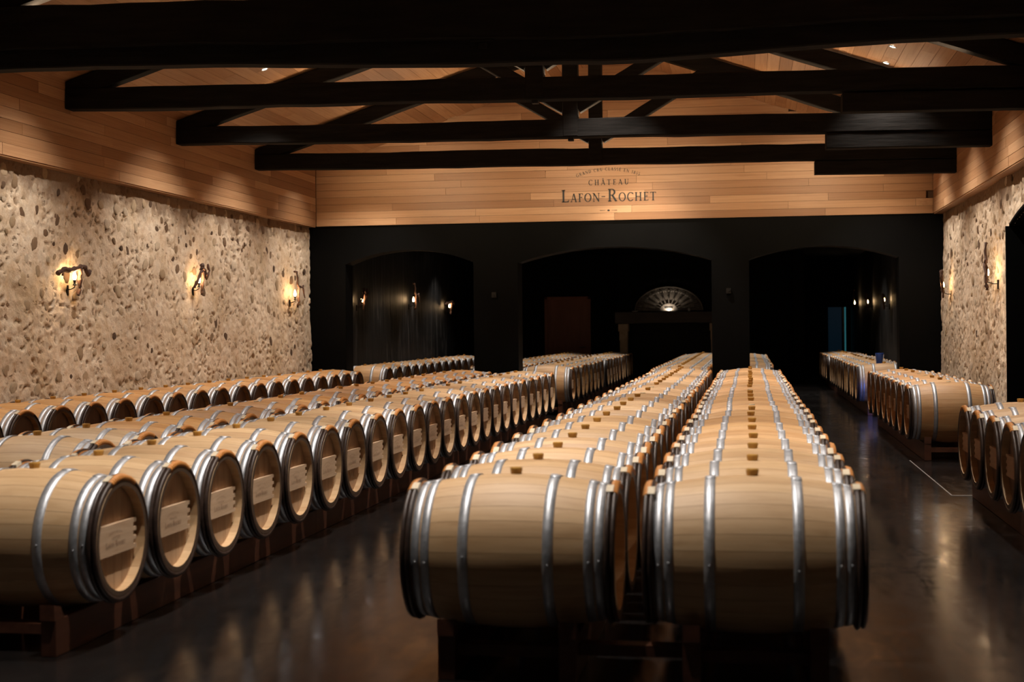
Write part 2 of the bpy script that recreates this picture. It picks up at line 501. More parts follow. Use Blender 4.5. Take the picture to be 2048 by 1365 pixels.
wl = stone_wall('wall_left', XL, 1, 12.0, YW, 3.52, 0.019, 11, None, 'rough cream rubble stone wall on the left')
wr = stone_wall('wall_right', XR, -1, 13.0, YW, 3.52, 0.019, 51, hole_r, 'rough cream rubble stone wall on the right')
b = MB()
b.box((XL - 0.25, (12 + YF) / 2, 1.8), (0.4, 12 - YF, 3.6)); b.box((XL - 0.3, (12 + YW) / 2, 1.8), (0.1, YW - 12, 3.6))
o = inst('stone_backing', b.mesh('wall_left_backing', WALLM), wl)
b = MB()
b.box((XR + 0.25, (13 + YF) / 2, 1.8), (0.4, 13 - YF, 3.6))
o = inst('stone_backing', b.mesh('wall_right_backing', WALLM), wr)

rocks = []
for k in range(14):
    r = np.random.default_rng(100 + k)
    b = MB(); n, m = 9, 4
    vv = [(0.0, 0.0, 0.9 + 0.1 * r.random())]
    for i in range(1, m + 1):
        ph = i / m * math.pi / 2
        for j in range(n):
            a = 2 * math.pi * j / n + r.uniform(-.2, .2)
            q = math.sin(ph) * (1 + r.uniform(-.16, .16))
            vv.append((q * math.cos(a), q * math.sin(a), max(math.cos(ph), 0) ** 0.6 * (0.85 + 0.25 * r.random()) - (0.25 if i == m else 0)))
    fs = [(0, 1 + j, 1 + (j + 1) % n) for j in range(n)]
    for i in range(m - 1):
        for j in range(n):
            p, q = 1 + i * n + j, 1 + i * n + (j + 1) % n
            fs.append((p, p + n, q + n, q))
    b.add(vv, fs)
    rocks.append(b.mesh('field_stone', STONE, smooth=True))

def scatter(parent, x, sign, count, y0, y1, z0, z1, seed, avoid=None):
    r = np.random.default_rng(seed); done = []
    tries = 0
    while len(done) < count and tries < 9000:
        tries += 1
        y, z = r.uniform(y0, y1), r.uniform(z0, z1)
        if z < 2.3 and r.random() < 0.62: continue
        w = r.uniform(0.045, 0.12); h = w * r.uniform(0.55, 0.95)
        if avoid is not None and avoid(np.array([y - w]), np.array([z - 0.1]))[0]: continue
        if avoid is not None and avoid(np.array([y + w]), np.array([z - 0.1]))[0]: continue
        if any((y - a) ** 2 + (z - b_) ** 2 < (w + c) ** 2 * 0.95 for a, b_, c in done): continue
        done.append((y, z, w))
        d, _ = relief(np.array([y]), np.array([z]), 11 if sign > 0 else 51)
        bat = 0.07 * max(1 - z / 3.0, 0) ** 1.5
        rx = Matrix.Rotation(sign * math.pi / 2, 3, 'Y') @ Matrix.Rotation(r.uniform(0, 6.28), 3, 'Z')
        dark = r.random() < (0.42 if z > 2.45 else 0.10)
        o = inst('stone', rocks[int(r.integers(14))], parent, (x + sign * (float(d[0]) + bat - 0.002), y, z), rx.to_euler(), (w * 0.8, w * 0.65, r.uniform(0.006, 0.018)))
        o['shade'] = float(r.uniform(0.0, 0.22) if dark else r.uniform(0.3, 1.0))
scatter(wl, XL, 1, 295, 13.4, YW - 0.15, 0.75, 3.36, 5)
scatter(wr, XR, -1, 150, 15.0, YW - 0.12, 0.9, 3.36, 6, hole_r)

# black arched opening in the right wall, with its door leaf
b = MB(); seg = 20
ys = [AO0 + (AO1 - AO0) * i / seg for i in range(seg + 1)]
for i in range(seg):
    za, zb = float(arch_z(np.array([ys[i]]), AO0, AO1, AOZ, AOA)[0]), float(arch_z(np.array([ys[i + 1]]), AO0, AO1, AOZ, AOA)[0])
    b.poly([(XR - 0.06, ys[i], za), (XR - 0.06, ys[i + 1], zb), (XR + 0.5, ys[i + 1], zb), (XR + 0.5, ys[i], za)])
    b.poly([(XR - 0.06, ys[i], za), (XR - 0.06, ys[i + 1], zb), (XR - 0.06, ys[i + 1], zb + .03), (XR - 0.06, ys[i], za + .03)])
for y in (AO0, AO1):
    b.poly([(XR - 0.10, y, 0), (XR - 0.10, y, AOZ), (XR + 0.5, y, AOZ), (XR + 0.5, y, 0)])
    b.poly([(XR - 0.10, y, 0), (XR - 0.10, y, AOZ), (XR - 0.10, y + (0.03 if y == AO1 else -0.03), AOZ), (XR - 0.10, y + (0.03 if y == AO1 else -0.03), 0)])
dr = setp(inst('door_1', b.mesh('door_reveal', BLACKP, recalc=False)), 'black arched doorway in the right stone wall', 'doorway', kind='structure')
inst('door_leaf', MB().box((XR + 0.45, (AO0 + AO1) / 2, 1.6), (0.08, AO1 - AO0 + 0.1, 3.2)).mesh('door_leaf', SOOT), dr)
hb = hit(2029, 640, 0, XR + 0.36); ht = hit(2029, 775, 0, XR + 0.36)
inst('handle', MB().tube([(XR + 0.40, hb.y, hb.z), (XR + 0.34, hb.y, hb.z), (XR + 0.34, hb.y, ht.z), (XR + 0.40, hb.y, ht.z)], 0.012).mesh('door_pull', IRON), dr)

# arcade wall with three arches
A1 = (-7.08, -4.756, 2.72, 2.96); A2 = (-3.966, -0.615, 2.70, 2.95); A3 = (0.018, 2.49, 2.69, 2.90)
def arcade(x0, x1, zt, arches, y0, y1):
    b = MB(); xs = [x0]
    def quad(a, c): b.poly([a[0], a[1], c[1], c[0]])
    def col(xa, xb, za, zb):
        for y, flip in ((y0, False), (y1, True)):
            q = [(xa, y, za), (xb, y, zb), (xb, y, zt), (xa, y, zt)]
            b.poly(q[::-1] if flip else q)
    cur = x0
    for (a, c, zs, za) in arches:
        col(cur, a, 0, 0)
        b.poly([(a, y0, 0), (a, y1, 0), (a, y1, zs), (a, y0, zs)])
        n = 24
        for i in range(n):
            xa, xb = a + (c - a) * i / n, a + (c - a) * (i + 1) / n
            z0_, z1_ = float(arch_z(np.array([xa]), a, c, zs, za)[0]), float(arch_z(np.array([xb]), a, c, zs, za)[0])
            col(xa, xb, z0_, z1_)
            b.poly([(xa, y0, z0_), (xa, y1, z0_), (xb, y1, z1_), (xb, y0, z1_)])
        b.poly([(c, y0, 0), (c, y0, zs), (c, y1, zs), (c, y1, 0)])
        cur = c
    col(cur, x1, 0, 0)
    b.poly([(x0, y0, zt), (x1, y0, zt), (x1, y1, zt), (x0, y1, zt)])
    return b
me = arcade(-8.2, 3.7, 3.6, (A1, A2, A3), YW + 0.03, YW + 0.5).mesh('arcade', BLACKP, recalc=False)
setp(inst('wall_back', me), 'black plastered wall with three low arches across the hall', 'wall', kind='structure')

# gable backing, eaves backing, roof backing and wall behind the camera
b = MB()
b.add([(-8.0, YW + 0.06, ZB), (3.5, YW + 0.06, ZB), (3.5, YW + 0.06, ZE), (XRIDGE, YW + 0.06, ZRIDGE + 0.1), (-8.0, YW + 0.06, ZE)], [(0, 1, 2, 3, 4)])
gable = setp(inst('wall_gable', b.mesh('gable_backing', BACKING, recalc=False)), 'gable of warm horizontal boards above the black wall', 'wall', kind='structure')
b = MB().box((BL - 0.11, (YF + YW) / 2, (ZB + ZE) / 2 + 0.06), (0.17, YW - YF, ZE - ZB + 0.12))
bandl = setp(inst('trim_2', b.mesh('board_band', BACKING)), 'band of pale boards above the left stone wall', 'boarding', kind='structure')
b = MB().box((BR + 0.11, (YF + YW) / 2, (ZB + ZE) / 2 + 0.06), (0.17, YW - YF, ZE - ZB + 0.12))
bandr = setp(inst('trim_3', b.mesh('board_band', BACKING)), 'band of pale boards above the right stone wall', 'boarding', kind='structure')
b = MB(); t = 0.03
b.add([(BL - .3, YF, ZE - .3 * KL + t), (XRIDGE, YF, ZRIDGE + t), (XRIDGE, YW + .1, ZRIDGE + t), (BL - .3, YW + .1, ZE - .3 * KL + t)], [(0, 1, 2, 3)])
b.add([(BR + .3, YF, ZE - .3 * KR + t), (XRIDGE, YF, ZRIDGE + t), (XRIDGE, YW + .1, ZRIDGE + t), (BR + .3, YW + .1, ZE - .3 * KR + t)], [(3, 2, 1, 0)])
ceil = setp(inst('ceiling', b.mesh('roof_backing', BACKING, recalc=False)), 'pitched ceiling of warm boards above the black trusses', 'ceiling', kind='structure')
b = MB().box((-2.3, YF - 0.1, 3.2), (12, 0.2, 6.6))
setp(inst('wall_front', b.mesh('wall_behind', BLACKP)), 'dark wall behind the viewpoint', 'wall', kind='structure')

# boards: each one its own piece
def lay_row(start, end, lo, hi, seed):
    r = random.Random(seed); out = []; c = start - r.uniform(0, lo)
    while c < end:
        n = c + r.uniform(lo, hi)
        a, e = max(c, start), min(n, end)
        if e - a > 0.12: out.append((a, e))
        c = n
    return out
G = 0.004
nrow = 8; hrow = (ZE - ZB) / nrow
for side, x, par in ((1, BL, bandl), (-1, BR, bandr)):
    for k in range(nrow):
        for (a, e) in lay_row(11.5, YW - 0.02, 1.6, 4.2, 40 + k + side * 7):
            inst('plank', UNIT, par, (x - side * 0.011 + random.uniform(-.0015, .0015), (a + e) / 2, ZB + hrow * (k + .5)), (math.pi / 2, 0, math.pi / 2), (e - a - G, hrow - G, 0.022))
    # soffit board under the band
    for (a, e) in lay_row(11.5, YW - 0.02, 2.0, 3.5, 90 + side):
        inst('plank', UNIT, par, (x - side * 0.10, (a + e) / 2, ZB - 0.008), (0, 0, math.pi / 2), (e - a - G, 0.18, 0.016))
nrow = int((ZRIDGE - ZB) / hrow) + 1
for k in range(nrow):
    z0_, z1_ = ZB + k * hrow, ZB + (k + 1) * hrow
    zc = max(z0_, ZE)
    xa = BL + max(0, (zc - ZE)) / KL; xb = BR - max(0, (zc - ZE)) / KR
    if xb - xa < 0.3: continue
    for (a, e) in lay_row(xa, xb, 1.5, 4.0, 300 + k):
        inst('plank', UNIT, gable, ((a + e) / 2, YW + 0.011 + random.uniform(-.0015, .0015), (z0_ + z1_) / 2), (math.pi / 2, 0, 0), (e - a - G, hrow - G, 0.022))
for side in (1, -1):
    xe, K = (BL, KL) if side == 1 else (BR, KR)
    run = abs(XRIDGE - xe); slope = math.atan(K); L = run / math.cos(slope); w = 0.185
    n = int(L / w) + 1
    for k in range(n):
        s_ = (k + 0.5) * L / n
        px = xe + side * s_ * math.cos(slope); pz = ZE + s_ * math.sin(slope)
        for (a, e) in lay_row(10.5, YW - 0.01, 1.6, 3.6, 500 + k + side * 50):
            rot = Matrix.Rotation(-side * slope, 3, 'Y') @ Matrix.Rotation(math.pi / 2, 3, 'Z')
            inst('plank', UNIT, ceil, (px, (a + e) / 2, pz + random.uniform(0, .002)), rot.to_euler(), (e - a - G, L / n - G, 0.022))

# back room shell
b = MB().box((XL - 0.15, (YW + 47) / 2 + 0.3, 1.8), (0.3, 47 - YW, 3.6))
setp(inst('wall_rear_left', b.mesh('rear_left', BLACKS)), 'black side wall with grey vertical stains beyond left arch', 'wall', kind='structure')
b = MB().box((XR + 0.15, (YW + 47) / 2 + 0.3, 1.8), (0.3, 47 - YW, 3.6))
setp(inst('wall_rear_right', b.mesh('rear_right', BLACKS)), 'black side wall with small lamps beyond right arch', 'wall', kind='structure')
b = MB().box((-3.2, YB + 0.15, 1.8), (9.4, 0.3, 3.6)); b.box((1.35, (YB + 46.5) / 2, 1.8), (0.3, 7.2, 3.6)); b.box((2.4, 46.6, 1.8), (2.4, 0.3, 3.6))
setp(inst('wall_rear', b.mesh('rear', BLACKP)), 'dark far wall of the rear room', 'wall', kind='structure')
b = MB().box((-2.3, (YW + 47) / 2 + 0.3, 3.65), (11.6, 47 - YW, 0.1))
setp(inst('ceiling_rear', b.mesh('rear_ceiling', BLACKP)), 'black ceiling of the rear room', 'ceiling', kind='structure')

# ================================================================== TRUSSES
def hewn(p0, p1, w, h, seed, wob=0.006, seg=24, bow=None):
    """hand-hewn timber from p0 to p1 (centre line), w across (horizontal), h high"""
    r = random.Random(seed)
    p0, p1 = Vector(p0), Vector(p1); d = (p1 - p0).normalized()
    side = d.cross(Vector((0, 0, 1)))
    if side.length < 0.05: side = Vector((1, 0, 0))
    side.normalize(); up = side.cross(d).normalized()
    b = MB(); vv = []; c = 0.012
    prof = [(-w / 2 + c, -h / 2), (w / 2 - c, -h / 2), (w / 2, -h / 2 + c), (w / 2, h / 2 - c), (w / 2 - c, h / 2), (-w / 2 + c, h / 2), (-w / 2, h / 2 - c), (-w / 2, -h / 2 + c)]
    dz0 = dz1 = 0.0
    for i in range(seg + 1):
        p = p0.lerp(p1, i / seg)
        if bow: p.z += float(np.interp(i / seg, *bow))
        dz0 = dz0 * 0.7 + r.uniform(-wob, wob); dz1 = dz1 * 0.7 + r.uniform(-wob, wob)
        for (a, q) in prof:
            vv.append(p + side * (a + r.uniform(-wob, wob) * .4) + up * (q + (dz0 if q < 0 else dz1)))
    fs = []
    for i in range(seg):
        for k in range(8):
            k2 = (k + 1) % 8
            fs.append((i * 8 + k, i * 8 + k2, (i + 1) * 8 + k2, (i + 1) * 8 + k))
    fs.append(tuple(range(8))); fs.append(tuple(seg * 8 + k for k in range(8)))
    b.add(vv, fs)
    return b

SKEW = 0.45 / (BR - BL)
trusses = []
def truss(yl, label, seed, bolster=2.05, deep=False, bolt=True):
    root = empty('roof_truss', (XRIDGE, yl + SKEW * (XRIDGE - BL), 4.05))
    setp(root, label, 'truss', 'black timber roof trusses')
    Y = lambda x: yl + SKEW * (x - BL)
    off = root.location
    def part(name, p0, p1, w, h, sd, seg=24, wob=0.006, bow=None):
        me = hewn(Vector(p0) - off, Vector(p1) - off, w, h, sd, wob, seg, bow).mesh(name, BEAM)
        return inst(name, me, root)
    zl, zr = 4.075, 4.005          # underside of the tie at its two ends
    hh = 0.24
    if deep:
        part('tie_beam', (BL, Y(BL), zl + .26), (BR, Y(BR), zr + .26), 0.26, 0.40, seed, 30, 0.012, ([0, .35, .63, .83, 1], [0, -.03, -.04, .03, .04]))
        part('under_beam', (BL, Y(BL) + .05, zl + .01), (BR, Y(BR) + .05, zr + .04), 0.2, 0.25, seed + 9, 30, 0.008, ([0, .07, .29, .42, .51, .63, .83, 1], [0, 0, .0, -.04, -.07, -.075, .04, .05]))
    else:
        part('tie_beam', (BL, Y(BL), zl + hh / 2), (BR, Y(BR), zr + hh / 2), 0.22, hh, seed, 30, 0.008)
        part('bolster', (BR - bolster, Y(BR - bolster), zr - 0.105 + .012), (BR, Y(BR), zr - 0.105), 0.20, 0.20, seed + 1, 6, 0.003)
    rt = 0.22
    for side, xe, K in ((1, BL, KL), (-1, BR, KR)):
        zoff = -0.02 - rt / 2 * math.sqrt(1 + K * K)
        part('rafter', (xe, Y(xe), ZE + zoff), (XRIDGE + side * 0.05, Y(XRIDGE), ZRIDGE + zoff - 0.02), 0.18, rt, seed + 2 + side, 20)
    part('king_post', (XRIDGE, Y(XRIDGE) - 0.02, 4.06), (XRIDGE, Y(XRIDGE) - 0.02, ZRIDGE - 0.1), 0.2, 0.2, seed + 5, 10, 0.004)
    for side in (1, -1):
        x0 = XRIDGE + side * 0.08; s_ = 1.62
        part('strut', (x0, Y(x0), 4.44), (x0 + side * s_, Y(x0 + side * s_), 4.44 + 0.6 * s_), 0.15, 0.17, seed + 7 + side, 8, 0.004)
    if bolt: inst('king_bolt', MB().box((0, -0.02, -0.025), (0.07, 0.09, 0.05)).mesh('king_bolt', IRON), root)
    # led strip lying on top of the tie, washing the boards above
    led = MB().box((0, 0, 0), (BR - BL - 1.2, 0.03, 0.012)).mesh('led_strip', LEDM)
    top = (0.47 if deep else hh) + 0.02
    lo = inst('led_strip', led, root, ((BL + BR) / 2 - off.x, 0.09, (zl + zr) / 2 + top - off.z - 0.024), (0, math.atan((zl - zr) / (BR - BL)), math.atan(SKEW)))
    ld = bpy.data.lights.new('led_wash', 'AREA'); ld.shape = 'RECTANGLE'; ld.size = BR - BL - 1.6; ld.size_y = 0.04
    ld.energy = P_UP; ld.color = (1.0, 0.70, 0.44)
    lw = bpy.data.objects.new('led_wash', ld); COL.objects.link(lw); lw.parent = root
    lw.location = ((BL + BR) / 2 - off.x, 0.06, (zl + zr) / 2 + top - off.z + 0.02); lw.rotation_euler = (math.pi, -math.atan((zl - zr) / (BR - BL)), math.atan(SKEW))
    trusses.append(root)
    return root
truss(21.40, 'black timber truss farthest back, nearest the board gable', 1000, bolt=False)
truss(18.30, 'black timber truss, second from the board gable', 1100)
truss(15.14, 'black timber truss, third from the board gable', 1200)
truss(12.05, 'deep black timber truss nearest the viewer, across the top of the picture', 1300, deep=True)

# ================================================================== BARRELS
BR_LEN, RB, RH = 0.475, 0.350, 0.288
AX_Z = 0.35           # axis height above the barrel's base
BASE = 0.185          # base (bilge underside) above the floor
prof_r = lambda x: RB - (RB - RH) * (abs(x) / BR_LEN) ** 1.9
NST = 30
XS = [-0.475, -0.44, -0.38, -0.3, -0.2, -0.1, 0, 0.1, 0.2, 0.3, 0.38, 0.44, 0.475]

def add_stave(b, a0, a1):
    g = 0.0022; vv = []; M_ = 5
    aa = [a0 + g + (a1 - a0 - 2 * g) * k / (M_ - 1) for k in range(M_)]
    for x in XS:
        r = prof_r(x)
        for a in aa: vv.append((x, r * math.cos(a), r * math.sin(a)))
    n = len(XS); fs = []
    for i in range(n - 1):
        for k in range(M_ - 1):
            fs.append((i * M_ + k, i * M_ + k + 1, (i + 1) * M_ + k + 1, (i + 1) * M_ + k))
    b.add(vv, fs)
    for sgn, i in ((-1, 0), (1, n - 1)):      # inside of the chime, then its darkened end grain
        q = []
        for x, dr in ((XS[i], 0.026), (XS[i] - sgn * 0.06, 0.024)):
            for a in (a0, (a0 + a1) / 2, a1): q.append((x, (RH - dr) * math.cos(a), (RH - dr) * math.sin(a)))
        b.add(q, [(k, k + 1, 4 + k, 3 + k) for k in range(2)])
        keep = b.cur; b.cur = -1.0
        o_ = [vv[i * M_], vv[i * M_ + 2], vv[i * M_ + 4]]
        b.add(o_ + q[:3], [(0, 1, 4, 3), (1, 2, 5, 4)])
        b.cur = keep

bodies = []
for k in range(6):
    b = MB(); r = random.Random(60 + k); cuts = [0]
    for i in range(NST): cuts.append(cuts[-1] + r.uniform(0.75, 1.25))
    for i in range(NST):
        b.cur = r.random()
        add_stave(b, cuts[i] / cuts[-1] * 2 * math.pi, cuts[i + 1] / cuts[-1] * 2 * math.pi)
    bodies.append(b.mesh('barrel_body', OAK, smooth=True, attr='stave'))
stave_meshes = []
for k in range(10):
    b = MB(); b.cur = k / 9
    w = 2 * math.pi / NST
    add_stave(b, -w / 2, w / 2)
    stave_meshes.append(b.mesh('stave', OAK, smooth=True, attr='stave'))

def head_mesh(sgn, seed):
    b = MB(); r = random.Random(seed); R = RH - 0.022; x = sgn * (BR_LEN - 0.05)
    cuts = [-R]
    ws = [r.uniform(.8, 1.2) for _ in range(6)]
    for w in ws: cuts.append(cuts[-1] + w / sum(ws) * 2 * R)
    for i in range(6):       # upright boards
        b.cur = r.random(); ya, yb = cuts[i] + .001, cuts[i + 1] - .001
        top = [(x, ya + (yb - ya) * j / 6, math.sqrt(max(R * R - (ya + (yb - ya) * j / 6) ** 2, 0))) for j in range(7)]
        bot = [(x, p[1], -p[2]) for p in top[::-1]]
        pts = top + bot
        if sgn > 0: pts = pts[::-1]
        b.poly(pts)
    return b.mesh('barrel_head', HEAD, attr='stave', recalc=False)
heads = {s: [head_mesh(s, 80 + k) for k in range(3)] for s in (-1, 1)}

def hoop_mesh(xc, w, th=0.0028, lap=True):
    b = MB()
    x0, x1 = xc - w / 2, xc + w / 2
    pr = [(x0, prof_r(x0)), (x0, prof_r(x0) + th), (xc, prof_r(xc) + th + .0006), (x1, prof_r(x1) + th), (x1, prof_r(x1))]
    b.lathe(pr, 48)
    if lap:
        e = 0.0035
        b.lathe([(x, r + e if 0 < i < 4 else r) for i, (x, r) in enumerate(pr)], 3, a0=math.pi / 2 - 0.12, a1=math.pi / 2 + 0.13, closed_prof=True)
    return b.mesh('hoop', GALV, smooth=True)
HX = [(-0.408, 0.038), (-0.363, 0.040), (-0.188, 0.046), (0.188, 0.046), (0.363, 0.040), (0.408, 0.038)]
hoops = [hoop_mesh(x, w) for x, w in HX]
for h_ in hoops:
    h_.polygons.foreach_set('use_smooth', [True] * len(h_.polygons))

def ring_mesh(xc):
    b = MB(); r0 = prof_r(xc) + 0.013; pr = []
    for k in range(8):
        a = 2 * math.pi * k / 8
        pr.append((xc + 0.0118 * math.cos(a), r0 + 0.0155 * math.sin(a)))
    b.lathe(pr, 44, closed_prof=True)
    return b.mesh('wooden_hoop', CHEST, smooth=True)
RX = (-0.466, -0.442, 0.442, 0.466)
rings = [ring_mesh(x) for x in RX]

def binding_mesh(sgn):
    b = MB(); n = 14
    for j in range(n):       # separate turns of osier
        a = math.pi / 2 - 0.46 + 0.92 * j / n
        pr = []
        for k in range(8):
            t = 2 * math.pi * k / 8
            pr.append((sgn * 0.454 + 0.0275 * math.cos(t), RH + 0.015 + 0.0205 * math.sin(t)))
        b.lathe(pr, 2, a0=a + 0.003, a1=a + 0.92 / n - 0.003, closed_prof=True)
    return b.mesh('osier_binding', OSIER, smooth=True)
binds = {s: binding_mesh(s) for s in (-1, 1)}
def bind_end(sgn):
    b = MB()
    r = RH + 0.037
    b.lathe([(sgn * 0.444 - 0.016, r), (sgn * 0.444 + 0.016, r + .001), (sgn * 0.444 + 0.016, r - .02), (sgn * 0.444 - 0.016, r - .02)], 3, a0=math.pi / 2 + 0.28, a1=math.pi / 2 + 0.47, closed_prof=True)
    return b.mesh('binding_end', OSIER_END)
bend = {s: bind_end(s) for s in (-1, 1)}

b = MB().lathe([(0, 0.0), (0, 0.024), (0.026, 0.029), (0.032, 0.027), (0.032, 0.0)], 16, axis='z')
bung_m = b.mesh('bung', BUNG)
b = MB().lathe([(0, 0.0), (0, 0.026), (0.006, 0.026), (0.008, 0.023), (0.008, 0.0)], 16, axis='z')
bung_flat = b.mesh('flat_bung', BUNG_PALE)

def bar_mesh(sgn):
    b = MB(); x = sgn * (BR_LEN - 0.05 + 0.013); h = 0.155
    ym = 0.178
    b.box((x, (-0.235 + ym) / 2, 0), (0.024, 0.235 + ym, h))
    for k in range(4):
        b.box((x, ym + 0.018, -h / 2 + h * (k * 2 + 0.5) / 7.0), (0.024, 0.036, h / 7.6))
    return b.mesh('crossbar', BAR)
bars = {s: bar_mesh(s) for s in (-1, 1)}
b = MB()
for xc, w in HX: pass
rivet_m = MB().lathe([(0, 0.0), (0.0, 0.006), (0.003, 0.004), (0.004, 0.0)], 8, axis='x').mesh('rivet', GALV, smooth=True)

# ---- serif lettering (drawn from strokes), used for the gable sign and the stamps
TK, TN = 0.15, 0.066
def stroke(x0, y0, x1, y1, w):
    dx, dy = x1 - x0, y1 - y0; L = math.hypot(dx, dy); nx, ny = -dy / L * w / 2, dx / L * w / 2
    return [[(x0 - nx, y0 - ny), (x1 - nx, y1 - ny), (x1 + nx, y1 + ny), (x0 + nx, y0 + ny)]]
def hbar(x0, x1, y, w=TN): return [[(x0, y - w / 2), (x1, y - w / 2), (x1, y + w / 2), (x0, y + w / 2)]]
def vbar(x, y0, y1, w=TK): return [[(x - w / 2, y0), (x + w / 2, y0), (x + w / 2, y1), (x - w / 2, y1)]]
def ser(x, y, w=0.30): return hbar(x - w / 2, x + w / 2, y + (TN * .45 if y < .5 else -TN * .45), TN * .9)
def arc(cx, cy, rx, ry, a0, a1, n=18, tk=TK, tn=TN):
    out = []; pts = []
    for i in range(n + 1):
        a = math.radians(a0 + (a1 - a0) * i / n); w = tn + (tk - tn) * abs(math.cos(a))
        pts.append(((cx + (rx) * math.cos(a), cy + ry * math.sin(a)), (cx + (rx - w) * math.cos(a), cy + (ry - w) * math.sin(a))))
    for i in range(n): out.append([pts[i][0], pts[i + 1][0], pts[i + 1][1], pts[i][1]])
    return out
def tri(*p): return [list(p)]
GL = {
 'L': (0.66, vbar(.20, 0, 1) + ser(.20, 1) + hbar(.06, .62, TN / 2) + tri((.50, .03), (.62, .03), (.66, .26))),
 'A': (0.80, stroke(.12, 0, .39, 1, TN) + stroke(.40, 1, .68, 0, TK) + hbar(.22, .56, .34, TN) + ser(.12, 0, .24) + ser(.68, 0, .28)),
 'F': (0.62, vbar(.20, 0, 1) + ser(.20, 0) + hbar(.06, .58, 1 - TN / 2) + hbar(.2, .45, .52) + tri((.48, .97), (.58, .97), (.60, .76)) + vbar(.45, .42, .62, TN)),
 'O': (0.88, arc(.44, .5, .42, .52, 0, 360, 36)),
 'N': (0.88, vbar(.16, 0, 1, TN) + stroke(.16, .99, .74, .02, TK) + vbar(.74, 0, 1, TN) + ser(.16, 0, .24) + ser(.13, 1, .22) + ser(.74, 1, .24)),
 'R': (0.80, vbar(.20, 0, 1) + ser(.20, 0) + hbar(.06, .42, 1 - TN / 2) + arc(.40, .74, .26, .26, -90, 90, 14) + hbar(.2, .42, .50) + stroke(.40, .50, .70, .02, TK) + hbar(.64, .80, TN / 2)),
 'C': (0.78, arc(.44, .5, .42, .52, 48, 312, 28) + tri((.66, .86), (.74, .98), (.74, .68)) + tri((.70, .14), (.76, .26), (.72, .10))),
 'H': (0.90, vbar(.20, 0, 1) + vbar(.70, 0, 1) + hbar(.2, .7, .52) + ser(.20, 0) + ser(.20, 1) + ser(.70, 0) + ser(.70, 1)),
 'E': (0.68, vbar(.20, 0, 1) + hbar(.06, .60, TN / 2) + hbar(.06, .58, 1 - TN / 2) + hbar(.2, .46, .52) + tri((.48, .97), (.58, .97), (.60, .76)) + tri((.50, .03), (.60, .03), (.64, .26)) + vbar(.46, .42, .62, TN)),
 'T': (0.76, vbar(.38, 0, 1) + ser(.38, 0) + hbar(.06, .70, 1 - TN / 2) + tri((.06, .97), (.16, .97), (.04, .76)) + tri((.60, .97), (.70, .97), (.72, .76))),
 'U': (0.86, vbar(.20, .34, 1) + vbar(.70, .34, 1, TN) + arc(.425, .34, .2875, .36, 180, 360, 16) + ser(.20, 1) + ser(.70, 1, .24)),
 'G': (0.86, arc(.44, .5, .42, .52, 48, 318, 28) + tri((.66, .86), (.74, .98), (.74, .68)) + vbar(.74, .06, .46) + ser(.74, .49, .28)),
 'D': (0.86, vbar(.20, 0, 1) + hbar(.06, .40, TN / 2) + hbar(.06, .40, 1 - TN / 2) + arc(.38, .5, .42, .5, -90, 90, 20)),
 'S': (0.60, arc(.31, .75, .23, .26, 40, 270, 16) + arc(.31, .26, .25, .27, -140, 90, 16)),
 '1': (0.46, vbar(.24, 0, 1) + ser(.24, 0) + stroke(.10, .84, .24, .98, TN)),
 '8': (0.58, arc(.29, .75, .21, .25, 0, 360, 20) + arc(.29, .27, .25, .28, 0, 360, 20)),
 '5': (0.54, arc(.25, .32, .25, .33, -150, 110, 18) + vbar(.12, .55, 1, TN) + hbar(.12, .48, .96, .08)),
 '-': (0.42, hbar(.06, .36, .40, .06)),
 ' ': (0.42, []),
}
GL['\u00c2'] = (GL['A'][0], GL['A'][1] + stroke(.26, 1.08, .40, 1.22, TN * 1.2) + stroke(.40, 1.22, .54, 1.08, TN * 1.2))
GL['\u00c9'] = (GL['E'][0], GL['E'][1] + stroke(.30, 1.07, .46, 1.22, TN * 1.3))
def layout(chars, gap):
    """[(char, height)] -> one list of polygons per character, total width"""
    out = []; x = 0
    for ch, h in chars:
        w, polys = GL[ch]
        if polys: out.append([[(x + q[0] * h, q[1] * h) for q in p] for p in polys])
        x += (w + gap) * h
    return out, x
def fit(glyphs, w, x0, x1, y0):
    k = (x1 - x0) / w
    return [[[(x0 + q[0] * k, y0 + q[1]) for q in p] for p in g] for g in glyphs]
def logo_pieces():
    """metres on the gable, origin on the base line under the middle of the name"""
    out = []
    chars = [('L', .215)] + [(c, .148) for c in 'AFON'] + [('-', .215), ('R', .215)] + [(c, .148) for c in 'OCHET']
    p, w = layout(chars, 0.10); out += [('letter', g) for g in fit(p, w, -.825, .84, 0)]
    p, w = layout([(c, .094) for c in 'CH\u00c2TEAU'], 0.32); out += [('letter', g) for g in fit(p, w, -.345, .385, .285)]
    R = 1.5; cy = .532 - R
    p, w = layout([(c, .054) for c in 'GRAND CRU CLASS\u00c9 EN 1855'], 0.20)
    k = 1.12 / w
    for g in p:
        q3 = []
        for poly in g:
            q2 = []
            for (x, y) in poly:
                a = (x * k - .56) / R
                q2.append(((R + y) * math.sin(a), cy + (R + y) * math.cos(a)))
            q3.append(q2)
        out.append(('letter', q3))
    n = 10
    out.append(('ornament_dot', [[(0.022 * math.cos(2 * math.pi * i / n), -.155 + 0.015 * math.sin(2 * math.pi * i / n)) for i in range(n)]]))
    out.append(('ornament_dash', [[(.05, -.1565), (.15, -.158), (.15, -.150), (.05, -.153)]]))
    out.append(('ornament_dash', [[(-.05, -.1565), (-.05, -.153), (-.15, -.150), (-.15, -.158)]]))
    return out
pc = (hit(1122, 404.7, 1, YW) + hit(1313, 401.5, 1, YW)) / 2
sign = setp(empty('wall_lettering', (pc.x, YW - 0.006, pc.z)), 'black serif estate lettering printed on the board gable', 'lettering')
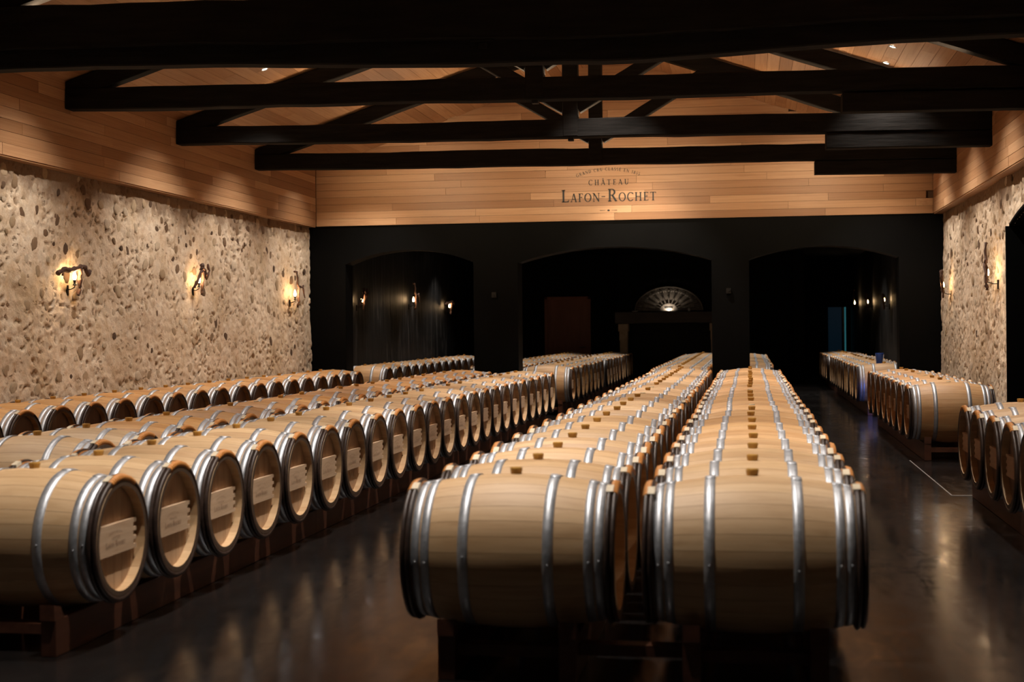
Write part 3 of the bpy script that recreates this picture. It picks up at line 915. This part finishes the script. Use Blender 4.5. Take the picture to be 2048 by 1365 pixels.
for kind_, polys in logo_pieces():
    b = MB()
    for poly in polys: b.poly([(x, 0, z) for x, z in poly])
    inst(kind_, b.mesh(kind_, INK, recalc=False), sign)
b = MB(); sc_ = 0.135
for _, polys in logo_pieces():
    for poly in polys: b.poly([(0, x * sc_, z * sc_ - 0.02) for x, z in poly])
stamp_m = b.mesh('stamp', STAMP, recalc=False)

# ---- placing barrels
ONES = ['', 'first', 'second', 'third', 'fourth', 'fifth', 'sixth', 'seventh', 'eighth', 'ninth', 'tenth', 'eleventh', 'twelfth', 'thirteenth', 'fourteenth', 'fifteenth', 'sixteenth', 'seventeenth', 'eighteenth', 'nineteenth']
def ordinal(n):
    if n < 20: return ONES[n]
    t, o = divmod(n, 10)
    tens = {2: 'twent', 3: 'thirt', 4: 'fort'}[t]
    return tens + 'ieth' if o == 0 else tens + 'y-' + ONES[o]

PITCH = 0.72
brnd = random.Random(21)
def barrel(x, y, tint, label, group, bar_side=(), detail=1, stamp=False, dz=0.0, aged_shade=0.0):
    root = empty('wine_barrel', (x, y, BASE + dz), brnd.uniform(-0.008, 0.008))
    setp(root, label, 'barrel', group)
    Z = (0, 0, AX_Z)
    tv = min(1.0, max(0.0, tint + brnd.uniform(-0.10, 0.10)))
    if detail == 2:
        off = brnd.uniform(0, 6.28)
        prev = 4
        for i in range(NST):
            prev = int(min(9, max(0, brnd.gauss(6, 2.4))))
            o = inst('stave', stave_meshes[prev], root, Z, (off + i * 2 * math.pi / NST, 0, 0)); o['tint'] = tv
    else:
        o = inst('body', bodies[brnd.randrange(6)], root, Z, (brnd.uniform(0, 6.28), 0, 0)); o['tint'] = tv
    for s_ in (-1, 1):
        hd = inst('head', heads[s_][brnd.randrange(3)], root, Z, (brnd.uniform(-.06, .06), 0, 0)); hd['aged_shade'] = aged_shade
    for s_ in bar_side:
        bo = inst('crossbar', bars[s_], root, Z)
        if stamp:
            inst('stamp', stamp_m, bo, (s_ * (BR_LEN - 0.05 + 0.0265), -0.03, -0.015))
    for k, hm in enumerate(hoops):
        ho = inst('hoop', hm, root, Z, (brnd.uniform(-.06, .06), 0, 0))
        if detail == 2:
            xr = HX[k][0]; r = prof_r(xr) + 0.003
            inst('rivet', rivet_m, ho, (xr, -r * math.cos(0.02), 0.0), (0, 0, -math.pi / 2))
    for rm in rings: inst('wooden_hoop', rm, root, Z)
    for s_ in (-1, 1):
        bo = inst('osier_binding', binds[s_], root, Z, (brnd.uniform(-.12, .12), 0, 0))
        inst('binding_end', bend[s_], bo)
    if brnd.random() < 0.84 or detail == 2:
        inst('bung', bung_m, root, (brnd.uniform(-.004, .004), 0, AX_Z + RB - 0.004))
    else:
        inst('bung', bung_flat, root, (0, 0, AX_Z + RB - 0.002))
    return root

def row(x, y0, n, where, group, tint=0.2, bar_side=(), detail=lambda i: 1, stamp=lambda i: False, dz=0.0, end='near', drift=0.0, pitch=PITCH, aged_shade=0.0):
    out = []
    for i in range(n):
        t = tint(i) if callable(tint) else tint
        k = i + 1
        lab = '%s oak barrel, %s from the near end of %s' % ('honey-coloured' if t > 0.5 else 'pale', ordinal(k), where)
        out.append(barrel(x + (drift if i >= 24 else 0.0) + brnd.uniform(-.008, .008), y0 + i * pitch + brnd.uniform(-.006, .006), t, lab, group, bar_side, detail(i), stamp(i), dz, aged_shade))
    return out

XA, XB, XC, XD, XE, XF = -7.12, -4.72, -3.58, -1.06, 0.015, 2.27
GRP = 'oak wine barrels in rows'
# row A along the left wall
ya0 = 23.85 - 18 * PITCH
row(XA, ya0, 19, 'the row along left stone wall', GRP + ' along the left wall', 0.85, dz=-0.02, aged_shade=0.75)
row(XA + 0.05, 25.75, 14, 'left wall row beyond the arch', GRP + ' beyond the left arch', 0.7)
# rows B and C share a rack
yc0 = 6.73
row(XB, yc0 + 3 * PITCH, 21, 'row behind the plaque-fronted row', GRP + ' behind the plaque-fronted row', lambda i: 0.15 if i < 2 else 0.85, dz=-0.02)
row(XC, yc0, 23, 'left row with plaques on its heads', GRP + ' with plaques, left of the aisle', 0.12, (1,), lambda i: 2 if i < 5 else 1, lambda i: i < 14, dz=-0.02)
row(XC, 25.37, 8, 'centre arch row with plaques', GRP + ' inside the centre arch', 0.3, (1,), stamp=lambda i: False)
row(XC, 25.37 + 9.0 * PITCH, 10, 'farther group inside centre arch', GRP + ' deep inside the centre arch', 0.2, (1,))
row(XB + 0.02, 26.4, 17, 'rear-room row left of centre', GRP + ' deep inside the centre arch', 0.35)
# rows D and E share a rack
yd0 = 6.44
row(XD, yd0, 43, 'left row of centre pair', GRP + ' in the centre pair', lambda i: 0.3 if i < 3 else (0.2 if i < 20 else 0.3), (), lambda i: 2 if i < 3 else 1, drift=-0.08)
row(XE, yd0, 24, 'right row of centre pair', GRP + ' in the centre pair', lambda i: 0.15 if i < 3 else 0.55, (), lambda i: 2 if i < 3 else 1)
row(XE - 0.06, 25.55, 15, 'right centre row beyond the pillar', GRP + ' beyond the pillar', 0.3)
# row F along the right wall, in three runs
row(XF, 9.75, 5, 'nearest run by the right edge', GRP + ' at the right edge', 0.1, (-1,), aged_shade=0.75)
row(XF, 17.05, 8, 'middle run before right stone wall', GRP + ' before the right stone wall', 0.62, (-1,), aged_shade=0.65)
row(XF + 0.04, 25.42, 12, 'run beyond the right arch', GRP + ' beyond the right arch', 0.35, (-1,))
row(XF + 0.04, 25.42 + 13.4 * PITCH, 5, 'farthest run beyond the right arch', GRP + ' beyond the right arch', 0.35, (-1,))

# ---- racks
def rack(label, xs, y0, y1, link=False, dz=0.0):
    cx = sum(xs) / len(xs)
    root = setp(empty('barrel_rack', (cx, y0, 0)), label, 'rack', 'timber barrel racks')
    L = y1 - y0; top = 0.197 + dz
    for x in xs:
        for s_ in (-0.27, 0.27):
            n = max(1, int(round(L / 4.3))); seg = L / n
            for k in range(n):
                me = MB().box((0, 0, 0), (0.075, seg - 0.004, top - 0.004)).mesh('rail', RAIL)
                inst('rail', me, root, (x + s_ - cx, seg * (k + .5), top / 2 + 0.001))
            for yy in (0.04, L - 0.04):
                ch = MB(); ch.add([(-.0375, -.05, 0), (.0375, -.05, 0), (.0375, .05, 0), (-.0375, .05, 0), (-.0375, -.05, .075), (.0375, -.05, .075), (.0375, .012, .06), (-.0375, .012, .06)] if yy < 1 else
                       [(-.0375, -.05, 0), (.0375, -.05, 0), (.0375, .05, 0), (-.0375, .05, 0), (-.0375, -.012, .06), (.0375, -.012, .06), (.0375, .05, .075), (-.0375, .05, .075)],
                       [(0, 3, 2, 1), (4, 5, 6, 7), (0, 1, 5, 4), (1, 2, 6, 5), (2, 3, 7, 6), (3, 0, 4, 7)])
                inst('chock', ch.mesh('chock', RAIL), root, (x + s_ - cx, yy, top))
        for k in range(int(L / 2.88) + 1):
            yy = min(0.14 + k * 2.88, L - 0.14)
            inst('cross_tie', MB().box((0, 0, 0), (0.465, 0.09, 0.05)).mesh('cross_tie', RAIL), root, (x - cx, yy, 0.115))
    if link:
        for a, c in zip(xs[:-1], xs[1:]):
            w = (c - a) - 0.54 - 0.075
            for k in range(int(L / 2.88) + 1):
                yy = min(0.14 + k * 2.88, L - 0.14)
                inst('link_tie', MB().box((0, 0, 0), (w, 0.09, 0.05)).mesh('link_tie', RAIL), root, ((a + c) / 2 - cx, yy, 0.13))
    return root
e_ = 0.34
rack('low timber rack under the barrels along left stone wall', [XA], ya0 - e_, 23.85 + e_, dz=-0.02)
rack('long timber rack under the plaque-fronted barrels, left of the aisle', [XB, XC], yc0 - 0.40, yc0 + 22 * PITCH + e_, True, -0.021)
rack('long timber rack under the two centre rows of barrels', [XD, XE], yd0 - 0.30, yd0 + 23 * PITCH + e_, True)
rack('timber rack continuing under the left centre row beyond the arches', [XD - 0.08], yd0 + 24 * PITCH - 0.34, yd0 + 42 * PITCH + e_)
rack('timber rack under the right centre row beyond the pillar', [XE - 0.06], 25.55 - e_, 25.55 + 14 * PITCH + e_)
rack('timber rack under the barrels inside the centre arch', [XC], 25.37 - e_, 25.37 + 18.0 * PITCH + e_)
rack('timber rack under the rear-room row left of centre', [XB + .02], 26.4 - e_, 26.4 + 16 * PITCH + e_)
rack('timber rack under the barrels beyond the left arch', [XA + .05], 25.75 - e_, 25.75 + 13 * PITCH + e_)
rack('timber rack under the nearest barrels at the right edge', [XF], 9.75 - e_, 9.75 + 4 * PITCH + 0.6)
rack('timber rack under the middle barrels before right stone wall', [XF], 17.05 - 0.32, 17.05 + 7 * PITCH + 0.6)
rack('timber rack under the barrels beyond the right arch', [XF + .04], 25.42 - 0.40, 25.42 + 17.4 * PITCH + e_)

# ================================================================== WALL LAMPS
def gnarl(b, pts, r0, r1, seed, k=4):
    r = random.Random(seed); out = []; rad = []
    pts = [Vector(p) for p in pts]
    for i in range(len(pts) - 1):
        for j in range(k):
            t = j / k; out.append(pts[i].lerp(pts[i + 1], t) + Vector((r.uniform(-1, 1), r.uniform(-1, 1), r.uniform(-1, 1))) * 0.007)
    out.append(pts[-1]); n = len(out)
    for i in range(n): rad.append((r0 + (r1 - r0) * i / (n - 1)) * r.uniform(0.75, 1.3))
    b.tube(out, rad, 7)
# local frame: x away from wall, y along the wall, z up; origin at the bulb
VINES = [
 [([(.0, -.21, .02), (.05, -.16, .06), (.05, -.05, .06), (.045, .06, .105), (.03, .13, .10), (.02, .17, .01), (.02, .20, .07)], .019, .012),
  ([(.045, .055, .10), (.02, .06, -.03), (.01, .065, -.13), (.0, .05, -.20)], .020, .013), ([(.05, -.16, .06), (.03, -.165, .0)], .010, .006)],
 [([(.02, -.09, -.10), (.05, -.05, -.02), (.055, .02, .12), (.05, .03, .20)], .014, .016), ([(.05, .03, .19), (.04, .09, .12), (.03, .13, .02), (.03, .17, .12), (.02, .16, .21)], .018, .010),
  ([(.045, .07, .14), (.02, .06, -.05), (.0, .05, -.19)], .016, .012)],
 [([(.01, -.03, .34), (.05, .03, .34), (.05, .04, .16), (.045, .07, .10), (.04, .07, -.10), (.02, .06, -.21)], .009, .018), ([(.045, .07, .12), (.06, .16, .10), (.04, .19, .14)], .012, .007), ([(.06, .16, .10), (.05, .22, -.06)], .010, .005)],
]
bulb_mesh = MB().lathe([(-.045, .0), (-.045, .012), (-.03, .02), (-.005, .0235), (.02, .019), (.045, .010), (.066, .003), (.068, 0)], 14, axis='z').mesh('bulb', BULB, smooth=True)
socket_mesh = MB().lathe([(-.105, 0), (-.105, .022), (-.098, .024), (-.09, .012), (-.06, .012), (-.055, .017), (-.043, .017), (-.043, 0)], 14, axis='z').mesh('socket', IRON, smooth=True)
def sconce(pos, wall_x, kind, label, watts=P_SCONCE):
    s_ = 1 if pos.x < 0 else -1
    root = setp(empty('wall_lamp', pos), label, 'lamp', 'vine wall lamps')
    if s_ < 0: root.rotation_euler = (0, 0, math.pi)
    depth = abs(pos.x - wall_x)
    b = MB()
    for i, (pts, r0, r1) in enumerate(VINES[kind]): gnarl(b, [(max(-0.085, p[0] * 0.5 - 0.005 + 0.26 * p[1]), p[1] * 1.4, p[2] * 1.1) for p in pts], r0 * 1.5, r1 * 1.5, kind * 10 + i)
    inst('vine_stem', b.mesh('vine_stem', VINE, smooth=True), root)
    inst('bulb', bulb_mesh, root); inst('socket', socket_mesh, root)
    br = MB().tube([(0, 0, -.10), (0, .0, -.125), (-depth * .5, .02, -.15), (-depth + 0.01, .03, -.15)], 0.006, 6)
    br.box((-depth + 0.015, .03, -.16), (0.02, 0.035, 0.12))
    inst('bracket', br.mesh('bracket', IRON), root)
    ld = bpy.data.lights.new('bulb_light', 'POINT'); ld.energy = watts; ld.color = AMBER; ld.shadow_soft_size = 0.02
    lo = bpy.data.objects.new('bulb_light', ld); COL.objects.link(lo); lo.parent = root; lo.location = (0.004, 0, 0.0)
    lo.location = (0.028, 0, 0.02)
    return root
lampsL = [((149, 553), 0, 'lit vine lamp on the left stone wall, leftmost, with T-shaped branch'), ((398, 560), 1, 'lit vine lamp in the middle of the left stone wall'), ((590, 588), 2, 'lit vine lamp at the far end of left stone wall')]
for (px, k, lab) in lampsL: sconce(hit(px[0], px[1], 0, XL + 0.12), XL, k, lab)
for (px, k, lab) in [((724, 600), 1, 'lit lamp on black wall beyond left arch, nearest of three'), ((827, 600), 2, 'lit lamp on black wall beyond left arch, middle of three'), ((899, 612), 0, 'lit lamp on black wall beyond left arch, farthest of three')]:
    sconce(hit(px[0], px[1], 0, XL + 0.13), XL, k, lab, 1.2)
for (px, k, lab) in [((1975, 545), 2, 'lit vine lamp on right stone wall beside the black doorway'), ((1886, 570), 1, 'lit vine lamp on right stone wall at its far corner')]:
    sconce(hit(px[0], px[1], 0, XR - 0.14), XR, k, lab)
for (px, k, lab) in [((1768, 600), 0, 'lit lamp on black wall beyond right arch, nearest of three'), ((1735, 604), 1, 'lit lamp on black wall beyond right arch, middle of three'), ((1709, 606), 2, 'lit lamp on black wall beyond right arch, farthest of three')]:
    sconce(hit(px[0], px[1], 0, XR - 0.13), XR, k, lab, 2.4)

# ================================================================== CEILING SPOTS
ring_m = MB().lathe([(0.0, .030), (-.008, .034), (-.012, .046), (-.004, .052), (0.0, .052)], 20, axis='z').mesh('spot_ring', STEEL, smooth=True)
lens_m = MB().lathe([(-.004, 0), (-.004, .031)], 16, axis='z').mesh('spot_lens', LENS, recalc=False)
def downlight(x, y, label, watts, angle=105, tx=0.0, ty=0.0, roof=True, z=None, blend=0.75):
    if roof:
        z = (ZE + (x - BL) * KL if x < XRIDGE else ZE + (BR - x) * KR) - 0.014
        sl = -math.atan(KL) if x < XRIDGE else math.atan(KR)
    else: sl = 0
    root = setp(empty('ceiling_spot', (x, y, z)), label, 'spotlight', 'recessed ceiling spots')
    inst('spot_ring', ring_m, root, (0, 0, 0), (0, sl, 0)); inst('spot_lens', lens_m, root, (0, 0, 0), (0, sl, 0))
    spot('spot_light', (x, y, z - 0.03), (x + tx, y + ty, 0), watts, angle, blend, WARM, 0.05, root)
    return root
def place(px, label): pass
k = 0
for yi, yy in enumerate((5.7, 8.0, 10.5, 13.9, 17.5, 20.3, 23.3)):
    where = ['above the viewpoint', 'over the nearest barrels', 'before the nearest truss', 'behind the nearest truss', 'in the middle bay', 'between the two rear trusses', 'by the gable'][yi]
    for xi, xx in enumerate((-6.1, -1.75, 1.72)):
        side = ['left eave', 'just right of the ridge', 'right eave'][xi]
        outer = xi in (0, 2)
        if xi == 2 and yi == 0: continue
        downlight(xx, yy + (-0.1 if xi == 2 else 0.0), 'small recessed ceiling spot %s, %s' % (where, side), (P_WALL if outer else P_DOWN) * (0.8 if yi == 0 else 1.0), 96 if outer else 66, blend=0.75 if outer else 0.45, tx={0: -1.0, 2: 1.0}.get(xi, 0.0))
downlight(1.74, 18.43, 'small lit recessed spot near right eave, second of a close pair', P_WALL * .5, 96)
# gable wash from fixtures on the last truss
for i, xx in enumerate((-5.6, -3.0, -1.4, 1.2)):
    y = 21.40 + SKEW * (xx - BL) + 0.2
    root = setp(empty('gable_spot', (xx, y, 4.22)), 'small black spotlight on the rear truss, %s from the left' % ONES[i + 1], 'spotlight', 'gable spotlights')
    inst('lamp_body', MB().lathe([(0, 0), (0, .03), (.09, .035), (.09, 0)], 12, axis='z').mesh('lamp_body', DARKBOX), root, (0, 0, 0), (math.radians(-70), 0, 0))
    spot('spot_light', (xx, y + 0.12, 4.22), (xx, YW, 3.55), P_GABLE, 92, 1.0, (1.0, 0.78, 0.52), 0.05, root)
# rear room
for yi, yy in enumerate((26.6, 29.4, 32.2, 34.9)):
    for xi, xx in enumerate((-6.9, -3.9, -1.3, 0.9, 2.2)):
        if xi in (2, 3) and yi > 3: continue
        downlight(xx, yy, 'small spot in black rear ceiling, row %s, %s across' % (ONES[yi + 1], ONES[xi + 1]), P_BACK * (1.0 if xi != 3 else 0.6), 104 if yi == 3 else 80, roof=False, z=3.59)

# ================================================================== REAR ROOM FURNISHINGS
dl, drr = hit(1090, 595, 1, YB), hit(1181, 595, 1, YB)
root = setp(empty('door', ((dl.x + drr.x) / 2, YB - 0.03, 0)), 'plain red-brown wooden door in the dark far wall', 'door')
w, h = drr.x - dl.x, dl.z
inst('leaf', MB().box((0, 0, h / 2), (w - .1, .045, h - .05)).mesh('leaf', DOORW), root)
b = MB(); b.box((-w / 2 + .03, -.01, h / 2), (.07, .09, h)); b.box((w / 2 - .03, -.01, h / 2), (.07, .09, h)); b.box((0, -.01, h - .03), (w, .09, .07))
inst('frame', b.mesh('frame', DOORW), root)
inst('handle', MB().tube([(w / 2 - .16, -.03, 1.02), (w / 2 - .16, -.08, 1.02), (w / 2 - .30, -.085, 1.02)], .011, 8).mesh('handle', STEEL), root)

ml, mt = hit(1230, 625, 1, YB - 0.7), hit(1230, 648, 1, YB - 0.7)
fx = hit(1337, 624, 1, YB - 0.7).x; hw = fx - ml.x; zt, zb = ml.z, mt.z; yf = YB - 0.7
root = setp(empty('fireplace', (fx, yf, 0)), 'monumental fireplace with dark timber mantel and pale stone legs', 'fireplace')
inst('mantel_shelf', hewn((-hw, 0.25, (zt + zb) / 2), (hw, 0.25, (zt + zb) / 2), 0.55, zt - zb, 77, 0.006).mesh('mantel_shelf', MANTEL), root)
for s_ in (-1, 1):
    b = MB(); x = s_ * (hw - .22)
    b.box((x, .2, zb - .11), (.27, .42, .2)); b.box((x, .22, zb - .33), (.22, .34, .26)); b.box((x, .24, (zb - .46) / 2), (.20, .28, zb - .46)); b.box((x, .24, .12), (.27, .36, .24))
    inst('leg', b.mesh('jamb', CARVED), root)
b = MB().box((0, .45, 1.95), (hw * 2 - .2, .48, 3.0 - 0.0)); 
inst('chimney_breast', MB().box((0, .47, (zt + 3.58) / 2), (hw * 2 - .1, .42, 3.58 - zt)).mesh('chimney_breast', BLACKP), root)
inst('firebox', MB().box((0, .6, zb / 2), (hw * 2 - .6, .1, zb)).mesh('firebox', SOOT), root)
# cast iron fan on the mantel
R = hit(1337, 576, 1, yf).z - zt; Rx = (hit(1405, 624, 1, yf).x - hit(1270, 624, 1, yf).x) / 2
root = setp(empty('fan_grille', (fx, yf + 0.16, zt + 0.03)), 'half-round cast iron fan grille lit from below on the mantel', 'grille')
fan = lambda a, k: (Rx * k * math.cos(a), 0.0, R * k * math.sin(a))
for k, r_, nm in ((1.0, .022, 'outer_rim'), (.84, .012, 'inner_rim')):
    inst(nm, MB().tube([fan(math.pi * i / 32, k) for i in range(33)], r_, 6).mesh(nm, CAST), root)
for i in range(11):
    a = math.pi * (i + .5) / 11
    b = MB().tube([fan(a, .27), fan(a, .33), fan(a, .48), fan(a, .60), fan(a, .66), fan(a, .72), fan(a, .84)], [.012, .012, .022, .028, .010, .020, .010], 7)
    inst('spoke', b.mesh('spoke', CAST, smooth=True), root)
    b = MB()
    for da in (-.09, 0, .09): b.tube([fan(a + da, .78), fan(a + da * 1.4, .88), fan(a + da * .6, .97)], [.012, .022, .008], 6)
    inst('palmette', b.mesh('palmette', CAST, smooth=True), root)
b = MB(); n = 18
b.add([(Rx * .27 * math.cos(math.pi * i / n), -.02, R * .30 * math.sin(math.pi * i / n)) for i in range(n + 1)] + [(Rx * .27 * math.cos(math.pi * i / n), .02, R * .30 * math.sin(math.pi * i / n)) for i in range(n + 1)],
      [tuple(range(n + 1)), tuple(range(2 * n + 1, n, -1))] + [(i, i + 1, n + 2 + i, n + 1 + i) for i in range(n)])
bk = MB(); bk.add([fan(math.pi * i / 24, .97) for i in range(25)], [tuple(range(25))])
for i, v in enumerate(bk.v): bk.v[i] = (v[0], .05, v[2])
inst('back_plate', bk.mesh('back_plate', CAST, recalc=False), root)
hub = inst('hub', b.mesh('hub', CAST), root)
inst('hub_badge', MB().box((0, -.025, R * .13), (Rx * .22, .02, R * .07)).mesh('hub_badge', DARKBOX), hub)
root = setp(empty('mantel_spot', (fx, yf + 0.02, zt)), 'tiny spotlight on the mantel lighting the fan grille', 'spotlight')
inst('lamp_body', MB().lathe([(0, 0), (0, .022), (.02, .024), (.022, 0)], 12, axis='z').mesh('mantel_lamp', DARKBOX), root)
spot('spot_light', (fx, yf + 0.03, zt + 0.04), (fx, yf + 0.42, zt + 0.35), 7.0, 150, 0.8, (1.0, 0.82, 0.62), 0.02, root)
pd = hit(1273, 624, 1, yf + .1)
setp(inst('dish', MB().lathe([(0, 0), (0, .05), (.012, .09), (.018, .1), (.012, .085), (.006, 0)], 20, axis='z').mesh('dish', WHITE, smooth=True), None, (pd.x - .04, yf + .06, zt + .012)), 'small white dish at the left end of the mantel', 'dish')
pd = hit(1378, 622, 1, yf + .1)
setp(inst('small_bottle', MB().lathe([(0, 0), (0, .03), (.08, .03), (.10, .012), (.14, .012), (.14, 0)], 14, axis='z').mesh('small_bottle', STEEL, smooth=True), None, (pd.x, yf + .1, zt + .01)), 'small bottle at the right of the fan on the mantel', 'bottle')

# backlit teal door at the far right corner
a, c, e = hit(1656, 615, 1, 46.4), hit(1683, 615, 1, 46.4), hit(1690, 615, 1, 46.4)
root = setp(empty('glass_door', ((a.x + e.x) / 2, 46.4, 0)), 'dim backlit teal glass door at the far right end', 'door')
m = (a.x + e.x) / 2
inst('pane', MB().box(((a.x + c.x) / 2 - m, 0, a.z / 2), (c.x - a.x, .02, a.z)).mesh('pane', TEAL), root)
inst('pane_edge', MB().box((e.x - m, 0, a.z / 2), (.045, .03, a.z)).mesh('pane_edge', TEALB), root)
inst('frame', MB().box(((c.x + e.x) / 2 - m, -.01, a.z / 2), (.06, .05, a.z)).mesh('door_frame', DARKBOX), root)

# blue pail on a barrel beyond the right arch
pb = hit(1760, 724, 2, 0.885)
root = setp(empty('pail', (XF + 0.0, 25.42 + 0.36, BASE + AX_Z + RB * 0.93)), 'blue plastic pail standing on a barrel beyond right arch', 'pail')
inst('body', MB().lathe([(0, 0), (0, .055), (.19, .072), (.195, .076), (.19, .068), (.01, .05), (.01, 0)], 20, axis='z').mesh('pail_body', BLUEP, smooth=True), root)
inst('stick', MB().tube([(.05, -.02, .02), (.075, -.03, .17)], .006, 6).mesh('stick', WHITE), root)
# blue service lamp standing on the floor between two runs of barrels
root = setp(empty('insect_lamp', (XF + 0.0, 24.25, 0)), 'small floor lamp with blue tube between the right barrel runs', 'lamp')
inst('housing', MB().box((0, 0, .16), (.22, .10, .32)).mesh('housing', DARKBOX), root)
inst('blue_tube', MB().tube([(-.05, .066, .30), (.05, .066, .30)], .012, 8).mesh('blue_tube', BLUEL), root)
spot('tube_light', (XF - 0.16, 24.36, 0.34), (XF - 0.42, 25.0, 0.28), 5.0, 120, 0.6, (0.10, 0.22, 1.0), 0.03, root)
# small boxes on the piers
for px, lab in (((988, 590), 'small black sensor box on the pier left of the centre arch'), ((1457, 582), 'small black sensor box on the pier between the right arches')):
    q = hit(px[0], px[1], 1, YW)
    b = MB().box((0, 0, 0), (.08, .04, .09)); b.box((0, -.025, .01), (.05, .02, .04))
    setp(inst('wall_sensor', b.mesh('wall_sensor', DARKBOX), None, (q.x, YW + 0.003, q.z)), lab, 'sensor')
print('objects', len(bpy.data.objects))
